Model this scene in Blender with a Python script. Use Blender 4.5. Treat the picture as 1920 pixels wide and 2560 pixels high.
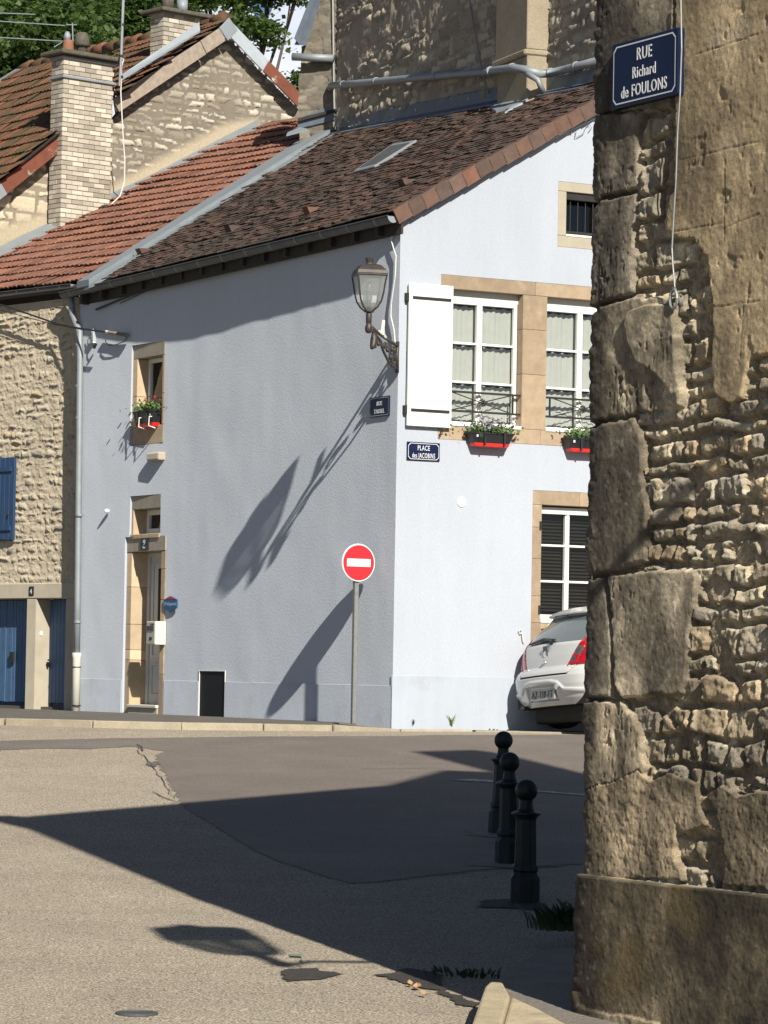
import bpy, math, random
import numpy as np
from mathutils import Matrix, Vector
random.seed(7)
rng = np.random.default_rng(11)
for o in list(bpy.data.objects): bpy.data.objects.remove(o)
S = bpy.context.scene
COL = S.collection

# ------------------------------------------------------------ camera maths
F = 8500.; EYE = 1.75; CX, CY = 960., 1280.
ROLL = 0.0175; PIT = math.atan((1683-1280)/F)
def n3(v):
    v = np.array(v, float); return v/np.linalg.norm(v)
_f = np.array([0, math.cos(PIT), math.sin(PIT)]); _r = np.array([1., 0, 0]); _u = np.array([0, -math.sin(PIT), math.cos(PIT)])
R_ = _r*math.cos(ROLL)+_u*math.sin(ROLL); U_ = _u*math.cos(ROLL)-_r*math.sin(ROLL)
EYEP = np.array([0, 0, EYE])
UP = np.array([0, 0, 1.])
def ray(x, y): return _f+(x-CX)/F*R_-(y-CY)/F*U_
def projv(P):
    d = np.asarray(P, float)-EYEP; k = d@_f
    return CX+F*(d@R_)/k, CY-F*(d@U_)/k
def hit(x, y, P, n):
    d = ray(x, y); t = ((np.asarray(P)-EYEP)@np.asarray(n))/(d@np.asarray(n)); return EYEP+t*d

cam = bpy.data.cameras.new('camera'); camo = bpy.data.objects.new('camera', cam); COL.objects.link(camo)
M = Matrix(((R_[0], U_[0], -_f[0], 0), (R_[1], U_[1], -_f[1], 0), (R_[2], U_[2], -_f[2], EYE), (0, 0, 0, 1)))
camo.matrix_world = M
cam.sensor_fit = 'HORIZONTAL'; cam.sensor_width = 36; cam.lens = 36*F/1920; cam.clip_start = .5; cam.clip_end = 2000
S.camera = camo

# ------------------------------------------------------------ world, sun, exposure
SAZ = math.radians(19.45); SEL = math.radians(33)
SD = np.array([-math.sin(SAZ)*math.cos(SEL), math.cos(SAZ)*math.cos(SEL), -math.sin(SEL)])   # direction light travels
w = bpy.data.worlds.new('World'); S.world = w; w.use_nodes = True
nt = w.node_tree; bg = nt.nodes['Background']
sky = nt.nodes.new('ShaderNodeTexSky'); sky.sky_type = 'NISHITA'; sky.sun_disc = False
sky.sun_elevation = SEL; sky.sun_rotation = math.atan2(-SD[0], -SD[1])
sky.air_density = .75; sky.dust_density = .7; sky.ozone_density = 2.5
nt.links.new(sky.outputs[0], bg.inputs[0]); bg.inputs[1].default_value = .05
sl = bpy.data.lights.new('sun', 'SUN'); sl.energy = 5.0; sl.angle = math.radians(.5); sl.color = (1, .93, .82)
so = bpy.data.objects.new('sun', sl); COL.objects.link(so)
so.rotation_euler = Vector(SD).to_track_quat('-Z', 'Y').to_euler()
S.view_settings.view_transform = 'Standard'; S.view_settings.look = 'None'; S.view_settings.gamma = 1
S.view_settings.use_curve_mapping = False
S.view_settings.exposure = .47

# ------------------------------------------------------------ helpers
def lin(h):
    h = h.lstrip('#'); c = [int(h[i:i+2], 16)/255 for i in (0, 2, 4)]
    return tuple(x/12.92 if x <= .04045 else ((x+.055)/1.055)**2.4 for x in c)
def mat(name, base, rough=.7, metal=0., var=.12, vs=6., bump=.0, bs=40., spec=.5, rnd=0., attr=None, mott=None, ms=2., bdist=.01, trans=None, coat=0., rndcols=None, grain=0., gs=200., dr=0., streak=0.):
    """procedural paint/stone/metal: base colour, soft variation, optional second tone in patches, relief"""
    m = bpy.data.materials.new(name); m.use_nodes = True; T = m.node_tree; N = T.nodes; L = T.links
    b = N['Principled BSDF']; b.inputs['Roughness'].default_value = rough; b.inputs['Metallic'].default_value = metal
    b.inputs['Specular IOR Level'].default_value = spec
    b.inputs['Diffuse Roughness'].default_value = dr
    if coat: b.inputs['Coat Weight'].default_value = coat; b.inputs['Coat Roughness'].default_value = .08
    g = N.new('ShaderNodeNewGeometry')
    def noise(sc, det=4, rgh=.6):
        n = N.new('ShaderNodeTexNoise'); n.inputs['Scale'].default_value = sc; n.inputs['Detail'].default_value = det
        n.inputs['Roughness'].default_value = rgh; L.new(g.outputs['Position'], n.inputs['Vector']); return n.outputs['Fac']
    def mixc(fac, a, c, mode='MIX'):
        x = N.new('ShaderNodeMix'); x.data_type = 'RGBA'; x.blend_type = mode
        if isinstance(fac, float): x.inputs[0].default_value = fac
        else: L.new(fac, x.inputs[0])
        for i, s in ((6, a), (7, c)):
            if isinstance(s, tuple): x.inputs[i].default_value = (*s[:3], 1)
            else: L.new(s, x.inputs[i])
        return x.outputs[2]
    def ramp(src, a, c, lo=0., hi=1.):
        r = N.new('ShaderNodeMapRange'); L.new(src, r.inputs[0]); r.inputs[1].default_value = a; r.inputs[2].default_value = c
        r.inputs[3].default_value = lo; r.inputs[4].default_value = hi; return r.outputs[0]
    def grey(f):
        c = N.new('ShaderNodeCombineColor'); [L.new(f, c.inputs[i]) for i in range(3)]; return c.outputs[0]
    if attr:
        a = N.new('ShaderNodeAttribute'); a.attribute_name = attr; c = a.outputs['Color']
    else: c = tuple(base)
    if rnd or rndcols:
        oi = N.new('ShaderNodeObjectInfo'); ad = N.new('ShaderNodeMath'); ad.operation = 'ADD'
        L.new(oi.outputs['Random'], ad.inputs[0]); L.new(g.outputs['Random Per Island'], ad.inputs[1])
        fr = N.new('ShaderNodeMath'); fr.operation = 'FRACT'; L.new(ad.outputs[0], fr.inputs[0])
        if rndcols:
            cr = N.new('ShaderNodeValToRGB'); cr.color_ramp.interpolation = 'CONSTANT'
            els = cr.color_ramp.elements
            els[0].position = 0; els[0].color = (*rndcols[0], 1)
            els[1].position = 1/len(rndcols); els[1].color = (*rndcols[1], 1)
            for i in range(2, len(rndcols)):
                e = els.new(i/len(rndcols)); e.color = (*rndcols[i], 1)
            L.new(fr.outputs[0], cr.inputs[0]); c = cr.outputs[0]
        if rnd:
            m2 = N.new('ShaderNodeMath'); m2.operation = 'MULTIPLY'; m2.inputs[1].default_value = 7.31; L.new(fr.outputs[0], m2.inputs[0])
            f2 = N.new('ShaderNodeMath'); f2.operation = 'FRACT'; L.new(m2.outputs[0], f2.inputs[0])
            c = mixc(1., c, grey(ramp(f2.outputs[0], 0, 1, 1-rnd, 1+rnd)), 'MULTIPLY')
    if mott:
        c = mixc(ramp(noise(ms, 6, .65), mott[1], mott[2]), c, tuple(mott[0]))
    if var:
        c = mixc(1., c, grey(ramp(noise(vs, 5), .25, .75, 1-var, 1+var)), 'MULTIPLY')
    if streak:
        mp = N.new('ShaderNodeMapping'); mp.inputs['Scale'].default_value = (2.6, 2.6, .22); L.new(g.outputs['Position'], mp.inputs[0])
        n_ = N.new('ShaderNodeTexNoise'); n_.inputs['Scale'].default_value = 2.2; n_.inputs['Detail'].default_value = 6; n_.inputs['Roughness'].default_value = .62; L.new(mp.outputs[0], n_.inputs['Vector'])
        c = mixc(1., c, grey(ramp(n_.outputs['Fac'], .3, .7, 1-streak, 1+streak)), 'MULTIPLY')
    if grain:
        c = mixc(1., c, grey(ramp(noise(gs, 2, .5), .3, .7, 1-grain, 1+grain)), 'MULTIPLY')
    if isinstance(c, tuple): b.inputs['Base Color'].default_value = (*c, 1)
    else: L.new(c, b.inputs['Base Color'])
    if bump:
        bn = N.new('ShaderNodeBump'); bn.inputs['Strength'].default_value = bump; bn.inputs['Distance'].default_value = bdist
        L.new(noise(bs, 5, .6), bn.inputs['Height']); L.new(bn.outputs[0], b.inputs['Normal'])
    return m
def glass_mat(name, tint=(.93, .94, .93), rough=.02, mixf=.12, frost=0.):
    m = bpy.data.materials.new(name); m.use_nodes = True; T = m.node_tree; N = T.nodes; L = T.links
    for n in list(N):
        if n.type != 'OUTPUT_MATERIAL': N.remove(n)
    t = N.new('ShaderNodeBsdfTransparent'); t.inputs[0].default_value = (*tint, 1)
    g = N.new('ShaderNodeBsdfGlossy'); g.inputs['Roughness'].default_value = rough
    fr = N.new('ShaderNodeLayerWeight'); fr.inputs[0].default_value = .5
    pw = N.new('ShaderNodeMath'); pw.operation = 'POWER'; pw.inputs[1].default_value = 4.; L.new(fr.outputs['Facing'], pw.inputs[0])
    ad = N.new('ShaderNodeMath'); ad.operation = 'MULTIPLY_ADD'; ad.inputs[1].default_value = .6; ad.inputs[2].default_value = .04+mixf; L.new(pw.outputs[0], ad.inputs[0])
    x = N.new('ShaderNodeMixShader'); L.new(ad.outputs[0], x.inputs[0]); L.new(t.outputs[0], x.inputs[1]); L.new(g.outputs[0], x.inputs[2])
    out = x
    if frost:
        df = N.new('ShaderNodeBsdfDiffuse'); df.inputs[0].default_value = (.55, .58, .57, 1); tl = N.new('ShaderNodeBsdfTranslucent'); tl.inputs[0].default_value = (.6, .63, .62, 1)
        y = N.new('ShaderNodeMixShader'); y.inputs[0].default_value = .5; L.new(df.outputs[0], y.inputs[1]); L.new(tl.outputs[0], y.inputs[2])
        out = N.new('ShaderNodeMixShader'); out.inputs[0].default_value = frost; L.new(x.outputs[0], out.inputs[1]); L.new(y.outputs[0], out.inputs[2])
    L.new(out.outputs[0], N['Material Output'].inputs[0]); return m

WM = {}      # object name -> world matrix of every parent we make
def wm(o): return WM.get(o.name, Matrix.Identity(4)) if o is not None else Matrix.Identity(4)
def thing(name, label, cat, loc=(0, 0, 0), rotz=0., group=None, rot=None, kind=None):
    o = bpy.data.objects.new(name, None); COL.objects.link(o); o.empty_display_size = .1
    o.location = tuple(float(v) for v in loc); o.rotation_euler = rot if rot else (0, 0, rotz)
    from mathutils import Euler
    WM[o.name] = Matrix.Translation(Vector([float(v) for v in loc])) @ Euler(rot if rot else (0, 0, rotz)).to_matrix().to_4x4()
    o['label'] = label; o['category'] = cat
    if group: o['group'] = group
    if kind: o['kind'] = kind
    return o
def mkmesh(name, V, Fc, m, parent=None, world=True, smooth=False, cols=None):
    """V: Nx3 numpy or list, Fc list of faces or numpy quad array"""
    me = bpy.data.meshes.new(name)
    V = np.asarray(V, float)
    if parent is not None and world:
        Mi = np.array(wm(parent).inverted()); V = V@Mi[:3, :3].T+Mi[:3, 3]
    if isinstance(Fc, np.ndarray):
        n = len(Fc); k = Fc.shape[1]
        me.vertices.add(len(V)); me.vertices.foreach_set('co', V.astype(np.float32).ravel())
        me.loops.add(n*k); me.loops.foreach_set('vertex_index', Fc.astype(np.int32).ravel())
        me.polygons.add(n); me.polygons.foreach_set('loop_start', np.arange(0, n*k, k, dtype=np.int32))
        me.polygons.foreach_set('loop_total', np.full(n, k, dtype=np.int32))
        me.update(calc_edges=True)
    else:
        me.from_pydata([tuple(v) for v in V], [], Fc); me.update()
    if smooth: me.polygons.foreach_set('use_smooth', np.ones(len(me.polygons), dtype=bool))
    if cols is not None:
        a = me.color_attributes.new('Col', 'FLOAT_COLOR', 'POINT')
        c4 = np.ones((len(V), 4), np.float32); c4[:, :3] = cols; a.data.foreach_set('color', c4.ravel())
    o = bpy.data.objects.new(name, me); COL.objects.link(o)
    if m: me.materials.append(m)
    if parent is not None: o.parent = parent; WM[o.name] = wm(parent)
    return o
class MB:
    def __init__(s): s.v = []; s.f = []
    def add(s, vs, fs):
        k = len(s.v); s.v += [np.asarray(v, float) for v in vs]; s.f += [tuple(i+k for i in f) for f in fs]; return s
    def box(s, fr, x0, x1, y0, y1, z0, z1):
        O, X, Y, Z = fr
        vs = [O+X*a+Y*b+Z*c for c in (z0, z1) for b in (y0, y1) for a in (x0, x1)]
        return s.add(vs, [(0, 2, 3, 1), (4, 5, 7, 6), (0, 1, 5, 4), (2, 6, 7, 3), (0, 4, 6, 2), (1, 3, 7, 5)])
    def hexa(s, b4, t4): # bottom loop, top loop
        return s.add(list(b4)+list(t4), [(3, 2, 1, 0), (4, 5, 6, 7), (0, 1, 5, 4), (1, 2, 6, 5), (2, 3, 7, 6), (3, 0, 4, 7)])
    def prism(s, fr, pts, y0, y1): # polygon in X,Z extruded along Y
        O, X, Y, Z = fr; n = len(pts)
        vs = [O+X*a+Z*c+Y*y0 for a, c in pts]+[O+X*a+Z*c+Y*y1 for a, c in pts]
        return s.add(vs, [tuple(range(n)), tuple(range(2*n-1, n-1, -1))]+[(i, n+i, n+(i+1) % n, (i+1) % n) for i in range(n)])
    def tube(s, pts, r, n=8, cap=True, prof=None):
        pts = [np.asarray(p, float) for p in pts]; rr = r if hasattr(r, '__len__') else [r]*len(pts)
        k = len(s.v); up = None
        for i, p in enumerate(pts):
            d = n3(pts[min(i+1, len(pts)-1)]-pts[max(i-1, 0)])
            if up is None:
                a = UP if abs(d[2]) < .9 else np.array([1., 0, 0]); up = n3(a-d*(a@d))
            else: up = n3(up-d*(up@d))
            sd = np.cross(d, up)
            for j in range(n):
                t = 2*math.pi*j/n; s.v.append(p+rr[i]*(up*math.cos(t)+sd*math.sin(t)))
        for i in range(len(pts)-1):
            for j in range(n):
                a = k+i*n+j; b = k+i*n+(j+1) % n; s.f.append((a, b, b+n, a+n))
        if cap:
            s.f.append(tuple(k+j for j in range(n-1, -1, -1))); e = k+(len(pts)-1)*n; s.f.append(tuple(e+j for j in range(n)))
        return s
    def lathe(s, prof, O=(0, 0, 0), n=20, axis=None, rot=0.):
        ax = UP if axis is None else n3(axis); a = np.array([1., 0, 0]) if abs(ax[0]) < .8 else np.array([0, 1., 0])
        e1 = n3(a-ax*(a@ax)); e2 = np.cross(ax, e1); k = len(s.v); O = np.asarray(O, float)
        for r, z in prof:
            for j in range(n):
                t = 2*math.pi*j/n+rot; s.v.append(O+ax*z+r*(e1*math.cos(t)+e2*math.sin(t)))
        for i in range(len(prof)-1):
            for j in range(n):
                a = k+i*n+j; b = k+i*n+(j+1) % n; s.f.append((a, b, b+n, a+n))
        if prof[0][0] > 1e-4: s.f.append(tuple(k+j for j in range(n-1, -1, -1)))
        if prof[-1][0] > 1e-4: s.f.append(tuple(k+(len(prof)-1)*n+j for j in range(n)))
        return s
    def build(s, name, m, parent=None, world=True, smooth=False, bevel=0., seg=1):
        o = mkmesh(name, np.array(s.v), s.f, m, parent, world, smooth)
        if bevel:
            b = o.modifiers.new('bevel', 'BEVEL'); b.width = bevel; b.segments = seg; b.limit_method = 'ANGLE'; b.angle_limit = .6
        return o
def tag(o, label, cat, group=None, kind=None):
    if label: o['label'] = label
    if cat: o['category'] = cat
    if group: o['group'] = group
    if kind: o['kind'] = kind
    return o
def settle(o):
    """give a single-mesh thing an origin at its own base"""
    me = o.data; n = len(me.vertices); co = np.empty(n*3, np.float32); me.vertices.foreach_get('co', co); co = co.reshape(-1, 3)
    c = np.array([co[:, 0].mean(), co[:, 1].mean(), co[:, 2].min()]); co -= c
    me.vertices.foreach_set('co', co.ravel()); me.update(); o.location = tuple(float(x) for x in c); return o
def piece(proto, parent, name=None, Mx=None):
    o = proto.copy(); COL.objects.link(o); o.parent = parent
    if Mx is not None: o.matrix_local = Mx
    return o
def text(name, s, size, fr, m, parent, x=0., z=0., y=0., xs=.7, bold=.0, ext=.001, align='CENTER'):
    cu = bpy.data.curves.new('t', 'FONT'); cu.body = s; cu.size = size; cu.align_x = align; cu.extrude = ext; cu.offset = bold*.4; cu.space_character = 1.12; cu.resolution_u = 3
    t = bpy.data.objects.new('t', cu); me = bpy.data.meshes.new_from_object(t)
    n = len(me.vertices); co = np.empty(n*3, np.float32); me.vertices.foreach_get('co', co); co = co.reshape(-1, 3)
    O, X, Y, Z = fr
    V = O+np.outer(co[:, 0]*xs+x, X)+np.outer(co[:, 1]+z, Z)+np.outer(co[:, 2]+y, Y)
    fs = [tuple(p.vertices) for p in me.polygons]
    bpy.data.objects.remove(t); bpy.data.curves.remove(cu); bpy.data.meshes.remove(me)
    return mkmesh(name, V, fs, m, parent)

# ---- numpy noise
_tab = rng.random((256, 256))
def vn(x, y, s=0):
    x = np.asarray(x, float)+s*17.3; y = np.asarray(y, float)+s*9.7
    xi = np.floor(x).astype(int); yi = np.floor(y).astype(int); fx = x-xi; fy = y-yi
    fx = fx*fx*(3-2*fx); fy = fy*fy*(3-2*fy)
    a = _tab[xi % 256, yi % 256]; b = _tab[(xi+1) % 256, yi % 256]; c = _tab[xi % 256, (yi+1) % 256]; d = _tab[(xi+1) % 256, (yi+1) % 256]
    return (a*(1-fx)+b*fx)*(1-fy)+(c*(1-fx)+d*fx)*fy
def fbm(x, y, o=4, s=0):
    r = 0; a = .5; t = 0
    for i in range(o):
        r = r+a*vn(x, y, s+i); t += a; a *= .5; x = x*2.03; y = y*2.03
    return r/t-.5
def sst(a, b, x):
    t = np.clip((x-a)/(b-a), 0, 1); return t*t*(3-2*t)
def sdf(px, py, poly):
    """signed distance, positive inside"""
    d = np.full(px.shape, 1e9); ins = np.zeros(px.shape, bool); n = len(poly)
    for i in range(n):
        x0, y0 = poly[i]; x1, y1 = poly[(i+1) % n]; ex, ey = x1-x0, y1-y0
        t = np.clip(((px-x0)*ex+(py-y0)*ey)/(ex*ex+ey*ey+1e-9), 0, 1)
        d = np.minimum(d, np.hypot(px-x0-t*ex, py-y0-t*ey))
        if y0 != y1:
            c = (y0 > py) != (y1 > py); ins ^= c & (px < ex*(py-y0)/ey+x0)
    return np.where(ins, d, -d)
def rubble(u, v, sw, sh, seed, jit=.3, joint=.012, bev=.03):
    r = np.random.default_rng(seed)
    uw = u+jit*sw*2*fbm(u/sw*.9, v/sh*.9, 3, seed); vw = v+jit*sh*2.4*fbm(u/sw*.8+5, v/sh*.8, 3, seed+3)
    v0, v1 = vw.min()-sh, vw.max()+sh; u0, u1 = uw.min()-sw, uw.max()+sw
    rb = [v0]
    while rb[-1] < v1: rb.append(rb[-1]+sh*r.uniform(.6, 1.4))
    rb = np.array(rb); row = np.clip(np.searchsorted(rb, vw)-1, 0, len(rb)-2)
    sid = np.zeros(u.shape, int); d = np.zeros(u.shape); rn = np.zeros(u.shape); tu = np.zeros(u.shape); tv = np.zeros(u.shape)
    for k in range(len(rb)-1):
        m = row == k
        if not m.any(): continue
        cb = [u0-r.uniform(0, sw)]
        while cb[-1] < u1+sw: cb.append(cb[-1]+sw*r.uniform(.5, 1.6))
        cb = np.array(cb); c = np.clip(np.searchsorted(cb, uw[m])-1, 0, len(cb)-2)
        a = uw[m]-cb[c]; b = cb[c+1]-uw[m]; e = vw[m]-rb[k]; g = rb[k+1]-vw[m]
        mn = np.minimum(a, b); mv = np.minimum(e, g)
        q = .02  # rounded corners
        dd = np.where((mn < q) & (mv < q), q-np.hypot(q-mn, q-mv), np.minimum(mn, mv))
        rr = r.random((len(cb), 4))
        d[m] = dd-rr[c, 1]*joint*1.5; sid[m] = (k+1)*1000+c; rn[m] = rr[c, 0]
        tu[m] = (rr[c, 2]-.5)*(a-b)/2; tv[m] = (rr[c, 3]-.5)*(e-g)/2
    stone = d > joint
    h = sst(0, bev, d-joint*.6)
    return np.where(stone, sid, 0), h, d, rn, tu+tv
def relief(parent, P, u0, u1, v0, v1, step, fn, names, m, cap=290, mask=None):
    """one height field split into stones, mortar and coats: each its own mesh"""
    U = np.linspace(u0, u1, max(2, int((u1-u0)/step)+1)); Vv = np.linspace(v0, v1, max(2, int((v1-v0)/step)+1))
    uu, vv = np.meshgrid(U, Vv); h, ids, cols = fn(uu, vv)
    pts = P(uu, vv, h).reshape(-1, 3); nx = len(U)
    a = (np.arange(len(Vv)-1)[:, None]*nx+np.arange(nx-1)[None]).ravel()
    q = np.stack([a, a+1, a+nx+1, a+nx], 1); fid = ids.ravel()[q].max(axis=1)
    keep = np.ones(len(q), bool)
    if mask is not None: keep = mask(uu, vv).ravel()[q].all(axis=1)
    q = q[keep]; fid = fid[keep]; cols = cols.reshape(-1, 3)
    us, cnt = np.unique(fid, return_counts=True)
    st = [(c, i) for i, c in zip(us, cnt) if i >= 1000]; st.sort(reverse=True)
    single = set(i for c, i in st[:cap] if c >= 6); out = {}
    remap = np.where(fid >= 1000, np.where(np.isin(fid, list(single)) if single else False, fid, 999), fid)
    order = np.argsort(remap, kind='stable'); remap = remap[order]; q = q[order]
    bs = np.searchsorted(remap, np.unique(remap)); bs = list(bs)+[len(remap)]
    for i in range(len(bs)-1):
        k = int(remap[bs[i]]); qq = q[bs[i]:bs[i+1]]; vi, inv = np.unique(qq, return_inverse=True)
        nm = 'stone' if k >= 1000 else names.get(k, 'mortar')
        if callable(names.get('big')) and k >= 1000: nm = names['big'](k)
        o = mkmesh(nm, pts[vi], inv.reshape(-1, 4), m, parent, smooth=True, cols=cols[vi])
        if k in (0, 999): o['kind'] = 'stuff'
        out[k] = o
    return out

# ------------------------------------------------------------ ground profile (the street climbs towards the house)
GP = [(-60, -2.6), (0, -2.05), (12, -1.98), (17, -1.80), (23.5, -1.573), (28.5, -1.32), (36, -.84), (38.6, -.69), (40.5, -.67), (48, -.66), (90, -.4), (400, 0)]
_gy = np.array([a for a, b in GP]); _gz = np.array([b for a, b in GP])
def gz(x, y): return EYE+np.interp(y, _gy, _gz)
def ground(x, y, dz=0.):
    d = ray(x, y); t = np.arange(3, 90, .01); p = EYEP+np.outer(t, d); k = np.argmax(p[:, 2] < gz(p[:, 0], p[:, 1])+dz); return p[k]
LD = n3((-.497, .868, 0)); NL = np.array([-LD[1], LD[0], 0]); RD = np.array([LD[1], -LD[0], 0]); NR = -LD
C = hit(980, 1800, (0, 40, 0), (0, 1, 0)); C[2] = 0
LF = (C, LD, NL, UP); RF = (C, RD, NR, UP)
def LW(x, y, o=0.): p = hit(x, y, C+NL*o, NL); return ((p-C)@LD, p[2])
def RW(x, y, o=0.): p = hit(x, y, C+NR*o, NR); return ((p-C)@RD, p[2])
def bulge(s): return .13*np.clip((np.asarray(s, float)-5.4)/3.3, 0, 1)**1.6
def Lp(s, z, o=0.): return C+LD*s+NL*(o+float(bulge(s)))+UP*z
def LFs(s0):    # local frame on the left wall, origin at s0
    return (Lp(s0, 0), LD, NL, UP)
P1 = hit(989, 530, C+NR*.1, NR); P2 = hit(1499, 250, C+NR*.1, NR); P3 = hit(197, 717, C+NL*.21, NL)
HN = n3(np.cross(P2-P1, P3-P1)); HN = HN if HN[2] > 0 else -HN
def HR(x, y): return hit(x, y, P1, HN)
def hz(p): return P1[2]-(HN[0]*(p[0]-P1[0])+HN[1]*(p[1]-P1[1]))/HN[2]
V1 = HR(851, 295)
ND = n3((-.66, .751, 0)); NN = np.array([-ND[1], ND[0], 0])
E0 = C+LD*8.72
NF = (E0, ND, NN, UP)
def NW(x, y, o=0.): p = hit(x, y, E0+NN*o, NN); return ((p-E0)@ND, p[2])
ON = n3(np.cross(V1-P3, ND)); ON = ON if ON[2] > 0 else -ON
def OR(x, y): return hit(x, y, P3, ON)
GA = OR(0, 632); GB = OR(646, 313); GD = n3((GB-GA)*[1, 1, 0]); GN = np.array([GD[1], -GD[0], 0])
GO = GA*[1, 1, 0]; GF = (GO, GD, GN, UP)
def GW(x, y, o=0.): p = hit(x, y, GO+GN*o, GN); return ((p-GO)@GD, p[2])
T0 = HR(860, 325); T1 = HR(1500, 205); TD = n3((T1-T0)*[1, 1, 0]); TN = np.array([-TD[1], TD[0], 0])
TN = TN if TN@NL > 0 else -TN
TO = T0*[1, 1, 0]; TF = (TO, TD, TN, UP)
def TW(x, y, o=0.): p = hit(x, y, TO+TN*o, TN); return ((p-TO)@TD, p[2])
Q0 = hit(1482, 1690, (0, 17.1, 0), (0, 1, 0)); Q0[2] = 0
QF = (Q0, -LD, NL, UP)

# ------------------------------------------------------------ materials
mt = {}
mt['render'] = mat('painted_render', (.487, .527, .585), .85, dr=1., spec=.15, mott=((.452, .49, .548), .42, .7), ms=.55, var=.03, vs=2.2, streak=.02, bump=.55, bs=38, bdist=.006, grain=.04, gs=60)
mt['plinth'] = mat('painted_plinth', (.462, .508, .572), .85, dr=1., spec=.15, streak=.03, mott=((.385, .40, .415), .52, .78), ms=1.6, var=.06, vs=1.5, bump=.4, bs=30, bdist=.006)
mt['stone'] = mat('sandstone', (.365, .28, .19), .85, dr=.6, var=.16, vs=9, bump=.5, bs=60, bdist=.006, rnd=.16, mott=((.42, .345, .25), .5, .72), ms=4)
mt['stonelit'] = mat('lit_sandstone', (.55, .43, .29), .85, dr=.4, var=.12, vs=7, bump=.4, bs=60, bdist=.005, rnd=.2)  # paler copy for the left reveals, their sunlight put into the colour
mt['stoneg'] = mat('grey_limestone', (.37, .33, .26), .85, var=.14, vs=8, bump=.5, bs=60, bdist=.006, rnd=.1)
mt['concrete'] = mat('pale_concrete', (.42, .38, .30), .9, dr=.6, var=.12, vs=4, bump=.4, bs=50, bdist=.005)
mt['zinc'] = mat('zinc_sheet', (.25, .28, .30), .55, .2, var=.12, vs=5, bump=.1, bs=12)
mt['zincd'] = mat('weathered_zinc', (.10, .105, .105), .6, .3, var=.25, vs=7, bump=.15, bs=20)
mt['zincb'] = mat('blue_grey_flashing', (.13, .16, .20), .6, .2, var=.2, vs=6, bump=.2, bs=12)
mt['tileb'] = mat('plain_clay_tile', (.1, .07, .05), .85, var=.2, vs=9, bump=.4, bs=90, rnd=.14,
                  rndcols=[(.085, .050, .036), (.095, .053, .037), (.075, .045, .034), (.065, .042, .032), (.105, .054, .036), (.08, .048, .036), (.07, .046, .035), (.11, .056, .038), (.062, .042, .033), (.09, .055, .04)], mott=((.052, .041, .03), .44, .66), ms=.9)
mt['tileo'] = mat('orange_clay_tile', (.3, .1, .05), .85, var=.2, vs=6, bump=.3, bs=90, rnd=.15,
                  rndcols=[(.25, .11, .07), (.215, .095, .06), (.275, .125, .078), (.18, .082, .056), (.23, .112, .078)], mott=((.085, .05, .035), .50, .68), ms=6)
mt['tilem'] = mat('mossy_clay_tile', (.15, .06, .035), .9, var=.3, vs=6, bump=.5, bs=60, rnd=.2,
                  rndcols=[(.17, .07, .038), (.13, .06, .035), (.20, .075, .04), (.11, .055, .032)], mott=((.075, .055, .024), .40, .60), ms=2.6)
mt['verge'] = mat('verge_tile', (.2, .1, .07), .85, var=.25, vs=8, bump=.4, bs=60, rnd=.2,
                  rndcols=[(.105, .068, .052), (.12, .067, .048), (.092, .063, .052), (.145, .07, .047), (.11, .07, .055)])
mt['white'] = mat('white_paint', (.80, .80, .75), .45, var=.03, vs=5)
mt['whitew'] = mat('worn_white_paint', (.62, .62, .58), .5, var=.06, vs=5)
mt['cream'] = mat('cream_enamel', (.72, .70, .55), .4, var=.04)
mt['creamd'] = mat('shaded_cream_enamel', (.50, .49, .41), .45, var=.05)  # darker cream: shade of the slot side put into the colour
mt['iron'] = mat('dark_iron', (.03, .03, .03), .55, .3, var=.2, vs=20)
mt['bronze'] = mat('brown_cast_iron', (.055, .048, .043), .5, .3, var=.3, vs=14, mott=((.13, .06, .04), .62, .72), ms=9)
mt['black'] = mat('black_void', (.006, .007, .007), .7, var=.2)
mt['wood'] = mat('grey_wood', (.30, .25, .20), .85, var=.25, vs=12, bump=.3, bs=30)
mt['woodd'] = mat('dark_timber', (.035, .03, .026), .85, var=.3, vs=8)
mt['bluep'] = mat('blue_door_paint', (.058, .125, .235), .6, var=.15, vs=6, bump=.15, bs=40)
mt['blues'] = mat('navy_shutter_paint', (.022, .06, .14), .55, var=.15, vs=6, bump=.15, bs=40)
mt['enamel'] = mat('navy_enamel', (.008, .014, .05), .35, var=.1, spec=.25)
mt['letter'] = mat('white_enamel', (.72, .74, .76), .35, var=.02)
mt['red'] = mat('red_sign_film', (.55, .02, .03), .45, var=.04)
mt['redp'] = mat('red_plastic', (.62, .03, .025), .4, var=.05)
mt['blackp'] = mat('black_plastic', (.018, .02, .022), .45, var=.1)
mt['steel'] = mat('galvanised_post', (.27, .28, .27), .55, .5, var=.15, vs=18)
mt['pipew'] = mat('pale_pvc', (.66, .66, .57), .5, var=.06)
mt['glass'] = glass_mat('window_glass', mixf=.02)
mt['lglass'] = glass_mat('lantern_glass', (.8, .83, .83), .3, .10, frost=.45)
mt['curtain'] = mat('net_curtain', (.38, .40, .375), .9, var=.06, vs=10)
mt['dark'] = mat('dark_room', (.02, .02, .022), .9, var=.1)
mt['blind'] = mat('brown_blind', (.014, .010, .008), .6, var=.2)
mt['relief'] = mat('rubble_masonry', (1, 1, 1), .92, dr=.8, var=.16, vs=30, attr='Col', bump=.6, bs=120, bdist=.006, grain=.10, gs=90)
mt['reliefc'] = mat('old_quoin_masonry', (1, 1, 1), .92, dr=.6, var=.14, vs=26, attr='Col', bump=.45, bs=260, bdist=.004, grain=.38, gs=190)
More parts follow.
